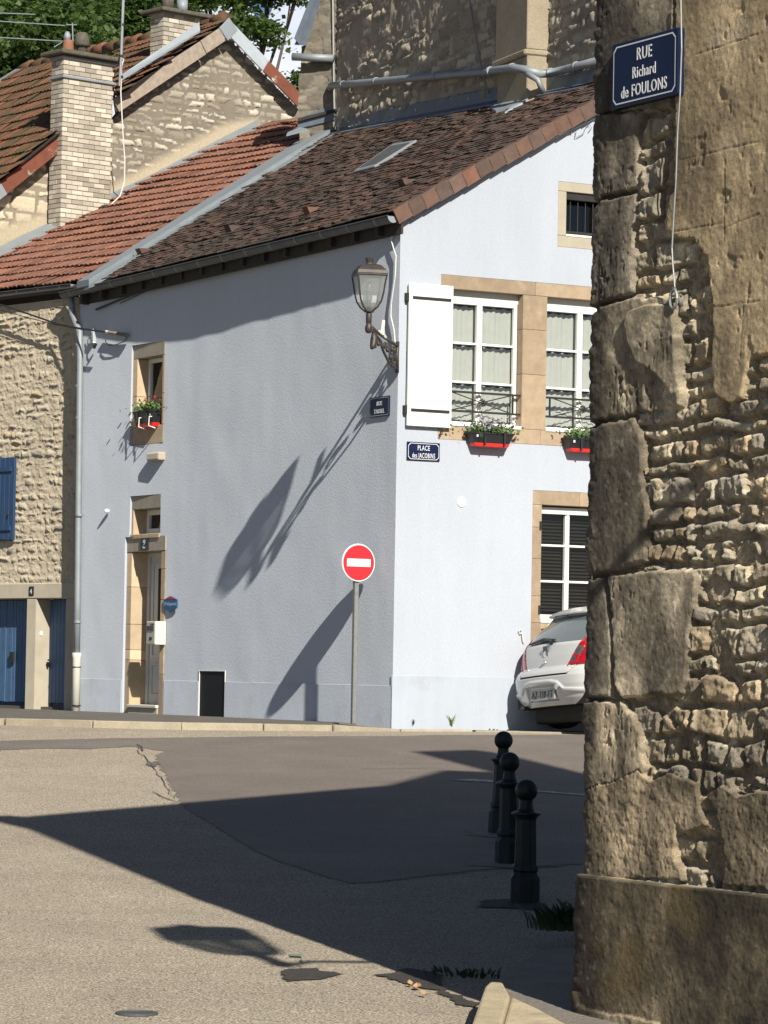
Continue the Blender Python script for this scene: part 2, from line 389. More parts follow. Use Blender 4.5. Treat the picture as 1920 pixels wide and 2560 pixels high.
mt['brick'] = mat('cream_brick', (.4, .36, .28), .9, var=.10, vs=14, bump=.3, bs=80,
                  rndcols=[(.50, .46, .38), (.41, .375, .31), (.30, .27, .22), (.54, .50, .42), (.34, .305, .25), (.46, .42, .35), (.37, .335, .275)], rnd=.08)
mt['mortar'] = mat('grey_mortar', (.19, .17, .135), .95, var=.15, vs=10, bump=.3, bs=60)
mt['mortard'] = mat('dark_mortar', (.10, .09, .075), .95, var=.15, vs=10, bump=.3, bs=60)
mt['leadl'] = mat('bright_flashing', (.40, .45, .49), .5, .1, var=.1, vs=6)
mt['lead'] = mat('pale_flashing', (.25, .285, .31), .55, .1, var=.1, vs=6)
mt['rust'] = mat('rusty_sheet', (.17, .055, .032), .8, .1, var=.25, vs=5, mott=((.5, .5, .46), .62, .70), ms=3)
mt['moss'] = mat('lichened_slab', (.10, .09, .07), .95, var=.4, vs=20, bump=.6, bs=50)
mt['leafp'] = mat('geranium_leaves', (.09, .16, .05), .6, var=.25, vs=60)
mt['purple'] = mat('mauve_petals', (.33, .22, .42), .6, var=.2, vs=60)
mt['pinkf'] = mat('red_petals', (.5, .03, .06), .6, var=.1)
mt['cable'] = mat('black_cable', (.02, .02, .022), .6, var=.1)
mt['cablew'] = mat('white_cable', (.62, .62, .60), .6, var=.05)
# ============================================================ SETTING
mt['asphalt'] = mat('light_asphalt', (.27, .236, .182), .92, dr=.5, var=.10, vs=1.3, bump=1., bs=80, bdist=.012, grain=.85, gs=75, mott=((.24, .205, .16), .45, .7), ms=.5)
mt['asphalt2'] = mat('brown_asphalt', (.165, .138, .117), .92, var=.10, vs=1.6, bump=.6, bs=110, bdist=.006, grain=.4, gs=80, mott=((.20, .172, .145), .45, .7), ms=.6)
mt['asphalt3'] = mat('grey_asphalt_strip', (.25, .22, .175), .92, var=.10, vs=1.6, bump=.6, bs=110, bdist=.006, grain=.25, gs=110)
mt['pave'] = mat('grey_pavement', (.13, .118, .10), .92, var=.25, vs=2.5, bump=.8, bs=60, bdist=.01, grain=.25, gs=60, mott=((.2, .18, .15), .58, .7), ms=3)
mt['pavel'] = mat('cracked_cement', (.20, .18, .15), .92, var=.2, vs=3, bump=1., bs=25, bdist=.02, grain=.2, gs=90)
mt['kerb'] = mat('limestone_kerb', (.34, .295, .215), .9, var=.16, vs=6, bump=.5, bs=50, rnd=.08, grain=.12, gs=70)
mt['pot'] = mat('dark_patch_asphalt', (.05, .043, .036), .95, var=.4, vs=14, bump=1, bs=60, bdist=.02)
def drape(name, poly_px, dz, m, parent=None, step=.03, edge=.05, sc=6., kind='structure', seed=0, world_poly=None):
    """a thin sheet lying on the street, ragged edge, outline given as ground points"""
    W_ = [ground(x, y)[:2] for x, y in poly_px] if world_poly is None else world_poly
    xs = [a[0] for a in W_]; ys = [a[1] for a in W_]
    X, Y = np.meshgrid(np.arange(min(xs)-.1, max(xs)+.1, step), np.arange(min(ys)-.1, max(ys)+.1, step))
    s = sdf(X, Y, W_)+edge*2*fbm(X*sc, Y*sc, 4, seed)
    nx = X.shape[1]; a = (np.arange(X.shape[0]-1)[:, None]*nx+np.arange(nx-1)[None]).ravel(); q = np.stack([a, a+1, a+nx+1, a+nx], 1)
    k = (s.ravel()[q] > 0).all(axis=1); q = q[k]
    if not len(q): return None
    vi, inv = np.unique(q, return_inverse=True)
    P = np.stack([X.ravel(), Y.ravel(), gz(X, Y).ravel()+dz], 1)[vi]
    o = mkmesh(name, P, inv.reshape(-1, 4), m, parent)
    if kind and parent is None: o['kind'] = kind
    return o
# ground sheet
gx = np.concatenate([[-400, -150, -60], np.arange(-30, 31, 3), [60, 150, 400]]); gy = np.concatenate([_gy[:-1], [130, 400]])
gy = np.unique(np.concatenate([gy, np.arange(10, 60, 1.)]))
X, Y = np.meshgrid(gx, gy); nx = len(gx); a = (np.arange(len(gy)-1)[:, None]*nx+np.arange(nx-1)[None]).ravel()
o = mkmesh('street_ground', np.stack([X.ravel(), Y.ravel(), gz(X, Y).ravel()], 1), np.stack([a, a+1, a+nx+1, a+nx], 1), mt['asphalt']); o['kind'] = 'structure'
drape('old_asphalt_patch', [(405, 1879), (385, 1890), (400, 1925), (440, 1995), (455, 2015), (492, 2041), (560, 2085), (654, 2139), (760, 2178), (868, 2212), (960, 2206), (1080, 2190), (1190, 2178), (1300, 2168), (1500, 2160), (1520, 1990), (1520, 1838), (1000, 1840), (640, 1842), (300, 1846), (100, 1850), (-80, 1855), (-80, 1880), (100, 1872), (220, 1874), (330, 1868)], .004, mt['asphalt2'], edge=.035, sc=3)
mt['crack'] = mat('crack_fill', (.07, .06, .05), .95, var=.3)
def crack(pts, w_=.025, seed=1):
    G = [ground(*p)[:2] for p in pts]; r = random.Random(seed); L_ = []
    for a, b in zip(G[:-1], G[1:]):
        n = max(2, int(np.hypot(*(b-a))/.25))
        for i in range(n): L_.append(a+(b-a)*i/n+np.array([r.uniform(-.02, .02), r.uniform(-.025, .025)]))
    v = []; f = []
    for i, p in enumerate(L_):
        ww = w_*r.uniform(.3, 1.3); d = L_[min(i+1, len(L_)-1)]-L_[max(i-1, 0)]; nrm = np.array([-d[1], d[0]])/(np.hypot(*d)+1e-6)
        for s_ in (-1, 1):
            q = p+nrm*ww*s_/2; v.append((q[0], q[1], gz(q[0], q[1])+.009))
        if i: f.append((2*i-2, 2*i-1, 2*i+1, 2*i))
    o = mkmesh('road_crack', v, f, mt['crack']); o['kind'] = 'structure'
crack([(345, 1862), (350, 1885), (375, 1910), (400, 1945), (425, 1985), (441, 2008)], .009, 3)
crack([(300, 1868), (345, 1862), (360, 1885)], .02, 4)
crack([(900, 1925), (1060, 1922), (1230, 1923)], .014, 5)
crack([(441, 2008), (390, 1985), (376, 1978)], .014, 6)
crack([(960, 2206), (1180, 2180), (1460, 2160)], .018, 8)
crack([(1230, 2150), (1330, 2148), (1460, 2150)], .03, 9)
drape('pothole_patch', [(686, 2432), (700, 2425), (790, 2422), (850, 2438), (800, 2452), (720, 2456)], .006, mt['pot'], edge=.05, sc=9, step=.01)
drape('worn_patch', [(362, 1908), (395, 1904), (398, 1913), (380, 1920), (365, 1916)], .008, mt['pave'], edge=.06, sc=7, step=.03)
mt['green'] = mat('green_spray_paint', (.12, .27, .15), .9, var=.4, vs=30, mott=((.2, .18, .14), .42, .55), ms=40)
mt['roadpaint'] = mat('worn_road_paint', (.42, .42, .39), .8, var=.25, vs=9, mott=((.14, .12, .1), .5, .65), ms=12)
drape('green_paint_mark', [(722, 2389), (757, 2389), (756, 2424), (748, 2424), (748, 2396), (722, 2395)], .010, mt['green'], edge=.012, sc=30, step=.008)
drape('white_parking_line', [(1325, 1977), (1500, 1990), (1500, 1995), (1325, 1981)], .010, mt['roadpaint'], edge=.02, sc=20, step=.03)
drape('white_parking_line', [(1115, 1952), (1180, 1949), (1345, 1959), (1345, 1963), (1180, 1956)], .010, mt['roadpaint'], edge=.02, sc=20, step=.03)
drape('dirt_patch', [(1030, 2420), (1100, 2440), (1175, 2500), (1190, 2520), (1130, 2515), (1060, 2480), (960, 2440)], .007, mt['pot'], edge=.12, sc=5, step=.012)

# far kerb and pavement in front of the houses
KP = []
for x, y in [(-500, 1800), (-250, 1808), (0, 1813), (250, 1820), (500, 1826), (760, 1828), (1000, 1829), (1130, 1828)]:
    KP.append(ground(x, y)[:2])
KP += [C[:2]+RD[:2]*1.6+NR[:2]*1.0, C[:2]+RD[:2]*5+NR[:2]*.95, C[:2]+RD[:2]*12+NR[:2]*.95]
SWZ = 1.75-.600
def wallpt(i):  # wall foot line
    return [E0[:2]+ND[:2]*8, E0[:2]+ND[:2]*3, E0[:2], (C+LD*4)[:2], C[:2], (C+RD*12)[:2]][i]
bm = MB(); n = len(KP)
inner = [E0[:2]+ND[:2]*9-NN[:2]*.3, E0[:2]+ND[:2]*4-NN[:2]*.3, E0[:2]-NN[:2]*.3, (C+LD*6-NL*.3)[:2], (C+LD*4-NL*.3)[:2], (C+LD*2-NL*.3)[:2], (C+LD*.5-NL*.4)[:2], (C-NL*.3-NR*.3)[:2], (C+RD*1.6-NR*.3)[:2], (C+RD*5-NR*.3)[:2], (C+RD*12-NR*.3)[:2]]
def swz(p):
    u = max(0., (p-C[:2])@RD[:2]); return SWZ+.0+.03*min(u, 3)/3
def kz_(p):
    t = float(sst(-1.2, .2, (p-C[:2])@RD[:2]+(p-C[:2])@NR[:2]*0.)); return max(swz(p), gz(*p)+.03)*(1-t)+(gz(*p)+.022)*t
rows = []
for i in range(n):
    k = KP[i]; q = inner[i]; zk = kz_(k); r_ = []
    d = n3(q-k)
    for t in (0.16, .5, .8, 1.1, 1.6, 99):
        p = q if t == 99 else k+d*t
        if t != 99 and np.hypot(*(q-k)) < t+.1: p = q-d*.001*(99-t)
        r_.append((p[0], p[1], zk-.004 if t < 99 else swz(q)))
    rows.append(r_)
vs = [p for r_ in rows for p in r_]; m_ = 6
o = mkmesh('pavement', vs, [(i*m_+j, (i+1)*m_+j, (i+1)*m_+j+1, i*m_+j+1) for i in range(n-1) for j in range(m_-1)], mt['pave']); o['kind'] = 'structure'
pav = o
# kerb stones
dist = [0.]
for a_, b_ in zip(KP[:-1], KP[1:]): dist.append(dist[-1]+np.hypot(*(b_-a_)))
def kat(s_): return np.array([np.interp(s_, dist, [k[0] for k in KP]), np.interp(s_, dist, [k[1] for k in KP])])
kr = bpy.data.objects.new('kerb', None); COL.objects.link(kr); kr['kind'] = 'structure'; WM['kerb'] = Matrix.Identity(4)
s_ = 0.; r = random.Random(4)
while s_ < dist[-1]-1:
    l_ = r.uniform(.8, 1.15); a_, b_ = kat(s_+.008), kat(s_+l_-.008); d = n3(b_-a_); nn = np.array([-d[1], d[0]])
    dz = r.uniform(-.006, .006); mb = MB(); bt = []; tp = []
    for p, off in ((a_, 0), (b_, 0), (b_, .15), (a_, .15)):
        q = p+nn*off; z = kz_(p)+dz*.5
        bt.append((q[0], q[1], gz(*q)-.1)); tp.append((q[0]+(nn[0]*.012 if off == 0 else 0), q[1]+(nn[1]*.012 if off == 0 else 0), z))
    mb.hexa([np.array(x_) for x_ in bt], [np.array(x_) for x_ in tp]).build('kerb_stone', mt['kerb'], kr, bevel=.01); s_ += l_

# near pavement at the foot of the corner building (bottom right)
KH = .13
NP = [ground(x, y, KH)[:2] for x, y in [(1190, 2640), (1215, 2520), (1232, 2462), (1262, 2432), (1310, 2398), (1385, 2368), (1470, 2372)]]
NPo = [NP[0]+np.array([.15, -2.5])]+NP+[NP[-1]+np.array([1.2, .4])]
KH = .13
cen = np.array([2.2, 16.5]); vs = []; fs = []
for p in NPo:
    for t in (0, .08, .2, .5, 1.):
        q = p+(cen-p)*t; vs.append((q[0], q[1], gz(*q)+KH))
for i in range(len(NPo)-1):
    for j in range(4): fs.append((i*5+j, (i+1)*5+j, (i+1)*5+j+1, i*5+j+1))
o = mkmesh('near_pavement', vs, fs, mt['pavel']); o['kind'] = 'structure'
vs = []; fs = []
for p in NPo: vs += [(p[0], p[1], gz(*p)-.05), (p[0], p[1], gz(*p)+KH-.004)]
mkmesh('pavement_edge', vs, [(2*i, 2*i+2, 2*i+3, 2*i+1) for i in range(len(NPo)-1)], mt['pavel'], o)
# kerb blocks: limestone with the sunlit brightness put into its colour
kb = bpy.data.objects.new('near_kerb', None); COL.objects.link(kb); kb['kind'] = 'structure'; WM['near_kerb'] = Matrix.Identity(4)
mt['kerbn'] = mat('sunlit_limestone', (.46, .385, .25), .9, var=.16, vs=6, bump=.6, bs=50, rnd=.06, grain=.14, gs=70, mott=((.36, .31, .22), .5, .7), ms=5)
def kblock(px, z0=KH+.012, dz=.0):
    G = [ground(x, y, z0+dz)[:2] for x, y in px]
    mb = MB(); k = len(G); z = [gz(*g) for g in G]
    mb.add([(g[0], g[1], zz-.1) for g, zz in zip(G, z)]+[(g[0], g[1], zz+z0+dz) for g, zz in zip(G, z)],
           [tuple(range(k-1, -1, -1)), tuple(range(k, 2*k))]+[(i, (i+1) % k, k+(i+1) % k, k+i) for i in range(k)])
    mb.build('kerb_stone', mt['kerbn'], kb, bevel=.015, seg=2)
kblock([(1150, 2660), (1252, 2660), (1254, 2560), (1275, 2488), (1258, 2456), (1224, 2454), (1212, 2466), (1180, 2556)], dz=.02)
kblock([(1256, 2660), (1560, 2690), (1500, 2610), (1425, 2564), (1345, 2520), (1279, 2490), (1259, 2560)], dz=.0)
kblock([(1148, 2666), (1140, 2740), (1252, 2740), (1252, 2666)], dz=.01)
# ============================================================ HOUSE ON THE CORNER
house = thing('corner_house', 'white and pale blue rendered house with brown tiled roof on the street corner', 'house', (C[0], C[1], 1.1))
def grid_wall(name, m, parent, P, u0, u1, z0, top, holes, step, extra_u=(), smooth=True):
    us = set(np.round(np.arange(u0, u1, step), 4)) | {u0, u1} | set(extra_u); 
    for h in holes: us |= {h[0], h[1]}
    us = sorted(us); ztop = max(top(u) for u in us)
    zs = set(np.round(np.arange(z0, ztop, step), 4)) | {ztop, z0}
    for h in holes: zs |= {h[2], h[3]}
    zs = sorted(zs)
    # drop near duplicates that are not hole edges
    hu = {x for h in holes for x in h[:2]}; hz_ = {x for h in holes for x in h[2:]}
    us = [x for x in us if x in hu or x in (u0, u1) or not any(abs(x-y) < step*.3 for y in hu)]
    zs = [x for x in zs if x in hz_ or not any(abs(x-y) < step*.3 for y in hz_)]
    V = []; idx = {}
    F_ = []
    for j, z in enumerate(zs):
        for i, u in enumerate(us): V.append(P(u, min(z, top(u))))
    n_ = len(us)
    for j in range(len(zs)-1):
        for i in range(n_-1):
            uc, zc = (us[i]+us[i+1])/2, (zs[j]+zs[j+1])/2
            if any(h[0] < uc < h[1] and h[2] < zc < h[3] for h in holes): continue
            if zs[j] >= top(us[i]) and zs[j] >= top(us[i+1]): continue
            F_.append((j*n_+i, j*n_+i+1, (j+1)*n_+i+1, (j+1)*n_+i))
    o = mkmesh(name, V, np.array(F_), m, parent, smooth=smooth)
    for h in holes:      # thickness of the wall round each opening
        rv = MB()
        L = [(h[0], h[2]), (h[1], h[2]), (h[1], h[3]), (h[0], h[3])]; ou = n3(np.cross(P(h[1], h[2])-P(h[0], h[2]), UP)); ou = ou if ou@(EYEP-P(h[0], h[2])) > 0 else -ou
        for (a_, b_) in zip(L, L[1:]+L[:1]):
            n_ = 8
            for i in range(n_):
                q0 = P(a_[0]+(b_[0]-a_[0])*i/n_, a_[1]+(b_[1]-a_[1])*i/n_); q1 = P(a_[0]+(b_[0]-a_[0])*(i+1)/n_, a_[1]+(b_[1]-a_[1])*(i+1)/n_)
                rv.add([q0, q1, q1-ou*.08, q0-ou*.08], [(0, 1, 2, 3)])
        rv.build('render_edge', m, parent)
    return o
def z_of(px, py): return LW(px, py)[1]
def s_of(px, py): return LW(px, py)[0]
# openings on the left wall (s0,s1,z0,z1)
SW = (s_of(415, 900), s_of(337, 900), z_of(376, 1111), z_of(376, 858))       # surround of small window
TWn = (s_of(405, 1280), s_of(333, 1280), z_of(370, 1341), z_of(370, 1238))
DR = (s_of(415, 1500), s_of(319, 1500), 1.05, z_of(367, 1341))
CE = (s_of(562, 1730), s_of(498, 1730), 1.05, z_of(530, 1678))
TWn = (TWn[0], TWn[1], DR[3], TWn[3])
def wav(u, z): return .007*float(fbm(u*.9, z*.7, 3, 2)*2)+.0035*float(fbm(u*4, z*2.2, 2, 5)*2)
eave_z = lambda s_: hz(Lp(s_, 0))-.06
grid_wall('street_wall', mt['render'], house, lambda u, z: Lp(u, z, wav(u, z)), 0., 8.72, .9, eave_z, [SW, TWn, DR, CE], .11)
# gable wall openings
lt = RW(1103, 685); lt2 = RW(1480, 717)
U_w0, U_w1 = RW(1112, 900)[0], RW(1306, 900)[0]
Zt = RW(1310, 737)[1]; Zb = RW(1297, 1072)[1]; Zl = RW(1103, 685)[1]; Zs = RW(1340, 1112)[1]
Us = RW(1094, 1090)[0]; U_m = RW(1367, 900)[0]; U_w3 = U_m+(U_w1-U_w0)
Ulint = RW(1103, 685)[0]
LWZ = dict(u0=RW(1331, 1300)[0], ui=RW(1355, 1300)[0], zt=RW(1331, 1225)[1], zi=RW(1355, 1262)[1], um=RW(1430, 1400)[0])
LWZ['u1'] = LWZ['ui']+2*(LWZ['um']-LWZ['ui']); LWZ['uo'] = LWZ['u1']+(LWZ['ui']-LWZ['u0']); LWZ['zb'] = RW(1357, 1545)[1]; LWZ['zo'] = LWZ['zb']-.30
AT = dict(u0=RW(1395, 500)[0], ui=RW(1417, 500)[0], zt=RW(1400, 453)[1], zi=RW(1417, 479)[1], zb=RW(1417, 590)[1], zo=RW(1400, 617)[1])
AT['u1'] = AT['ui']+.62; AT['uo'] = AT['u1']+(AT['ui']-AT['u0'])
G_end = 5.6
holes = [(Us, U_w3+.16, Zs, Zl), (LWZ['u0'], LWZ['uo'], LWZ['zo'], LWZ['zt']), (AT['u0'], AT['uo'], AT['zo'], AT['zt'])]
def Rp(u, z, o=0.): return C+RD*u+NR*o+UP*z
gt = lambda u: hz(Rp(u, 0))-.05
grid_wall('gable_wall', mt['render'], house, lambda u, z: Rp(u, z, .4*wav(u+9, z)), 0., G_end, .9, gt, holes, .11)
for (nm, P_, pts) in (('back_wall', 0, [C+LD*8.7-NL*.02, C+LD*8.7+RD*5.6]), ('side_wall', 0, [C+RD*5.58, C+RD*5.58+LD*8.7])):
    mb = MB(); a_, b_ = pts
    mb.add([a_+UP*.9, b_+UP*.9, b_+UP*(hz(b_)-.1), a_+UP*(hz(a_)-.1)], [(0, 1, 2, 3)]); mb.build(nm, mt['render'], house)
mb = MB(); mb.add([C+LD*8.6-NL*.6+UP*1, C-NR*.6-NL*.6+UP*1, C-NR*.6-NL*.6+UP*(hz(C-NR*.6-NL*.6)-.25), C+LD*8.6-NL*.6+UP*(hz(C+LD*8.6-NL*.6)-.25), ], [(0, 1, 2, 3)])
mb.add([C-NR*.6-NL*.6+UP*1, C-NR*.6+RD*5.5+UP*1, C-NR*.6+RD*5.5+UP*(hz(C-NR*.6+RD*5.5)-.25), C-NR*.6-NL*.6+UP*(hz(C-NR*.6-NL*.6)-.25)], [(0, 1, 2, 3)]); mb.build('dark_room_backing', mt['dark'], house)  # near-black sheets behind the windows standing in for unlit rooms
# plinth band 9 mm proud
PZ = z_of(700, 1708)
mb = MB()
for a_, b_ in ((0.0, CE[0]-.012), (CE[1]+.012, DR[0]-.02), (DR[1]+.02, 8.70)):
    k = 8
    for i in range(k):
        s0, s1 = a_+(b_-a_)*i/k, a_+(b_-a_)*(i+1)/k
        o0 = -.02
        mb.hexa([Lp(s0, .9, .011), Lp(s1, .9, .011), Lp(s1, .9, o0), Lp(s0, .9, o0)], [Lp(s0, PZ, .011), Lp(s1, PZ, .011), Lp(s1, PZ+.004, o0), Lp(s0, PZ+.004, o0)])
    mb.build('plinth', mt['plinth'], house); mb = MB()
PZ2 = RW(1100, 1691)[1]
MB().hexa([Rp(-.011, .9, .011), Rp(G_end, .9, .011), Rp(G_end, .9, -.02), Rp(-.011, .9, -.02)], [Rp(-.011, PZ2, .011), Rp(G_end, PZ2, .011), Rp(G_end, PZ2+.003, -.02), Rp(-.011, PZ2+.003, -.02)]).build('plinth', mt['plinth'], house)
def stone_l(s0, s1, z0, z1, proud=-.002, depth=.28, m='stone', par=None, fr=None, bev=.006):
    fr = fr or LFs((s0+s1)/2); d = fr[0]
    off = ((fr[0]-C)@LD)
    proud -= .006
    return MB().box(fr, s0-off+.002, s1-off-.002, -depth, proud, z0+.002, z1-.002).build('stone_block', mt[m], par or house, bevel=bev)
# small window surround
j = .10; zi = SW[3]-.19; zb = SW[2]+.25
FSW = LFs((SW[0]+SW[1])/2)
stone_l(SW[0], SW[1], zi, SW[3], fr=FSW, m='stoneg'); stone_l(SW[0], SW[1], SW[2], zb, fr=FSW)
zz = [zb, zb+.42, zi]
for a_, b_ in zip(zz[:-1], zz[1:]):
    stone_l(SW[1]-j-.04, SW[1], a_, b_, fr=FSW, m='stonelit'); 
    stone_l(SW[0], SW[0]+j*.6, a_, b_, fr=FSW)
def casement(par, fr, u0, u1, z0, z1, depth, st=.05, mull=True, bars=(), bt=.022, curtain=True, name='window', open_=None, m='white', thick=.05, cur='curtain'):
    """frame, panes between bars, curtain behind"""
    w_ = MB(); d0, d1 = -depth-thick, -depth
    w_.box(fr, u0, u1, d0, d1, z0, z0+st*1.1); w_.box(fr, u0, u1, d0, d1, z1-st, z1)
    w_.box(fr, u0, u0+st, d0, d1, z0+st*1.1, z1-st); w_.box(fr, u1-st, u1, d0, d1, z0+st*1.1, z1-st)
    um = (u0+u1)/2; sides = [(u0+st, u1-st)]
    W_ = w_.build(name, mt[m], par, bevel=.004)
    if mull:
        mh = st*.75
        MB().box(fr, um-mh, um+mh, d0+.006, d1+.008, z0+st*1.1, z1-st).build('mullion', mt[m], W_, bevel=.004)
        MB().box(fr, um-.012, um+.012, d1+.008, d1+.022, z0+st*1.1, z1-st).build('mullion', mt[m], W_)
        sides = [(u0+st, um-mh), (um+mh, u1-st)]
    zs = [z0+st*1.1]+list(bars)+[z1-st]
    for (a_, b_) in sides:
        for q in bars: MB().box(fr, a_, b_, d0+.01, d1-.004, q-bt, q+bt).build('glazing_bar', mt[m], W_)
        for i in range(len(zs)-1):
            lo = zs[i]+(bt if i else 0); hi = zs[i+1]-(bt if i < len(zs)-2 else 0)
            MB().add([fr[0]+fr[1]*x_+fr[2]*(d0+.02)+fr[3]*y_ for x_, y_ in ((a_, lo), (b_, lo), (b_, hi), (a_, hi))], [(0, 1, 2, 3)]).build('pane', mt['glass'], W_)
            if curtain:
                nn_ = 22; v = []
                for k in range(nn_+1):
                    x_ = a_-.05+(b_-a_+.06)*k/nn_; yy = d0-.045+.012*math.sin(k*1.9+a_*9)+.006*math.sin(k*.7)
                    hh = hi-.004-.02*abs(math.sin(k*.55+a_*5)) if i < len(zs)-2 or True else hi
                    v += [fr[0]+fr[1]*x_+fr[2]*yy+fr[3]*(lo-.02), fr[0]+fr[1]*x_+fr[2]*yy+fr[3]*hh]
                MB().add(v, [(2*k, 2*k+2, 2*k+3, 2*k+1) for k in range(nn_)]).build('curtain', mt[cur], W_, smooth=True)
    return W_
c0 = (FSW[0]-C)@LD
W1 = casement(house, FSW, SW[0]-c0+.05, SW[1]-c0-j-.04, zb+.02, zi-.0, .17, st=.055, mull=False, curtain=False)
# tilted inner sash
MB().box(FSW, SW[0]-c0-.05, SW[1]-c0+.1, -.52, -.50, SW[2], SW[3]).build('room_shade', mt['curtain'], W1)
MB().box(FSW, SW[1]-c0-j-.06, SW[1]-c0-j-.04, -.5, -.225, SW[2], SW[3]).build('room_shade', mt['dark'], W1)  # dark sheet standing in for the unlit room behind the pane
sa = SW[0]-c0+.08; sb = SW[1]-c0-j-.14
MB().hexa([FSW[0]+LD*a_+NL*y_+UP*(zb+.03) for a_, y_ in ((sa, -.30), (sa+.05, -.30), (sa+.05, -.34), (sa, -.34))], [FSW[0]+LD*a_+NL*y_+UP*(zi-.03) for a_, y_ in ((sa, -.30), (sa+.05, -.30), (sa+.05, -.34), (sa, -.34))]).build('sash_stile', mt['white'], W1)
MB().hexa([FSW[0]+LD*a_+NL*y_+UP*(zb+.03) for a_, y_ in ((sb-.05, -.26), (sb, -.26), (sb, -.30), (sb-.05, -.30))], [FSW[0]+LD*a_+NL*y_+UP*(zi-.06) for a_, y_ in ((sb-.30, -.4), (sb-.25, -.4), (sb-.25, -.44), (sb-.30, -.44))]).build('sash_stile', mt['white'], W1)
MB().box(FSW, sa, sb-.1, -.34, -.30, zb+.42, zb+.45).build('glazing_bar', mt['white'], W1)
# transom window above the door
FTW = LFs((TWn[0]+TWn[1])/2); c0 = (FTW[0]-C)@LD
zt2 = z_of(360, 1273)
stone_l(TWn[0], TWn[1], zt2, TWn[3], fr=FTW, m='stoneg')
stone_l(TWn[1]-.06, TWn[1], TWn[2], zt2, fr=FTW, bev=.004, m='stonelit')
stone_l(TWn[0], TWn[1], TWn[2]-.03, TWn[2]+.035, fr=FTW, proud=.02)
casement(house, FTW, TWn[0]-c0+.0, TWn[1]-c0-.065, TWn[2]+.04, zt2, .2, st=.07, mull=False, curtain=False)
MB().box(FTW, TWn[0]-c0+.0, TWn[1]-c0-.065, -.275, -.26, TWn[2]+.04, zt2).build('room_shade', mt['dark'], house)  # dark sheet in place of the room's own darkness
# door
FD = LFs((DR[0]+DR[1])/2); c0 = (FD[0]-C)@LD
dz1 = z_of(367, 1379); dsill = z_of(370, 1762); jr, jl = .13, .155
stone_l(DR[0], DR[1], dz1, DR[3], fr=FD, m='stoneg', proud=.004)
zz = [z_of(326, y_) for y_ in (1785, 1650, 1625, 1561, 1468, 1380)]; zz[0] = 1.05; zz[-1] = dz1
for i, (a_, b_) in enumerate(zip(zz[:-1], zz[1:])): stone_l(DR[1]-jl, DR[1], a_, b_, fr=FD, m='stonelit')
zz = [1.05, z_of(408, 1686), z_of(408, 1500), z_of(408, 1423), dz1]
for i, (a_, b_) in enumerate(zip(zz[:-1], zz[1:])): stone_l(DR[0], DR[0]+jr, a_, b_, fr=FD, m='stone')
da, db = DR[0]+jr-c0, DR[1]-jl-c0
MB().box(FD, da, db, -.5, .01, 1.05, dsill-.045).build('step', mt['concrete'], house, bevel=.01)
MB().box(FD, da, db, -.5, .03, dsill-.043, dsill).build('door_sill', mt['cream'], house, bevel=.008)
dw = MB(); dd = -.27
door = dw.box(FD, da, db, dd-.05, dd, dsill, dz1).build('door', mt['whitew'], house, bevel=.004)
for x0, x1, z0, z1 in ((da, da+.05, dsill, dz1), (db-.06, db, dsill, dz1), (da+.05, db-.06, dz1-.06, dz1)):
    MB().box(FD, x0, x1, dd+.001, dd+.03, z0+.001, z1-.001).build('door_frame', mt['whitew'], door, bevel=.005)
def ring(fr, x0, x1, z0, z1, y0, y1, t, name, m, par):
    b = MB()
    b.box(fr, x0, x1, y0, y1, z0, z0+t); b.box(fr, x0, x1, y0, y1, z1-t, z1); b.box(fr, x0, x0+t, y0, y1, z0+t, z1-t); b.box(fr, x1-t, x1, y0, y1, z0+t, z1-t)
    return b.build(name, m, par, bevel=.004)
hh = dz1-dsill
ring(FD, da+.10, db-.14, dsill+.12, dsill+.56, dd+.001, dd+.016, .03, 'door_panel', mt['whitew'], door)
ring(FD, da+.10, db-.14, dsill+.64, dsill+.92, dd+.001, dd+.016, .03, 'door_panel', mt['whitew'], door)
ring(FD, da+.10, db-.14, dsill+1.0, dz1-.14, dd+.001, dd+.014, .025, 'door_panel', mt['whitew'], door)
MB().box(FD, da+.15, db-.30, dd+.001, dd+.006, dsill+1.06, dz1-.22).build('door_pane', mt['black'], door)
MB().tube([FD[0]+LD*(da+.09)+NL*(dd+.05)+UP*(dsill+.98), FD[0]+LD*(da+.20)+NL*(dd+.05)+UP*(dsill+.98)], .01).build('door_handle', mt['steel'], door)
# cellar opening
FC = LFs((CE[0]+CE[1])/2); c0 = (FC[0]-C)@LD
mb = MB(); mb.box(FC, CE[0]-c0, CE[1]-c0, -.35, -.008, .95, CE[3]); mb.build('cellar_shutter', mt['black'], house)
mb = MB(); mb.box(FC, CE[0]-c0-.008, CE[0]-c0, -.04, .006, .95, CE[3]+.012); mb.box(FC, CE[1]-c0, CE[1]-c0+.008, -.04, .006, .95, CE[3]+.012); mb.box(FC, CE[0]-c0, CE[1]-c0, -.04, .006, CE[3], CE[3]+.008)
mb.build('cellar_trim', mt['white'], house)
# corbel stone
p = LW(399, 1143); FK = LFs(p[0]); MB().box(FK, -.20, .17, -.05, .10, p[1]-.05, p[1]+.06).build('corbel', mt['concrete'], house, bevel=.02, seg=2)

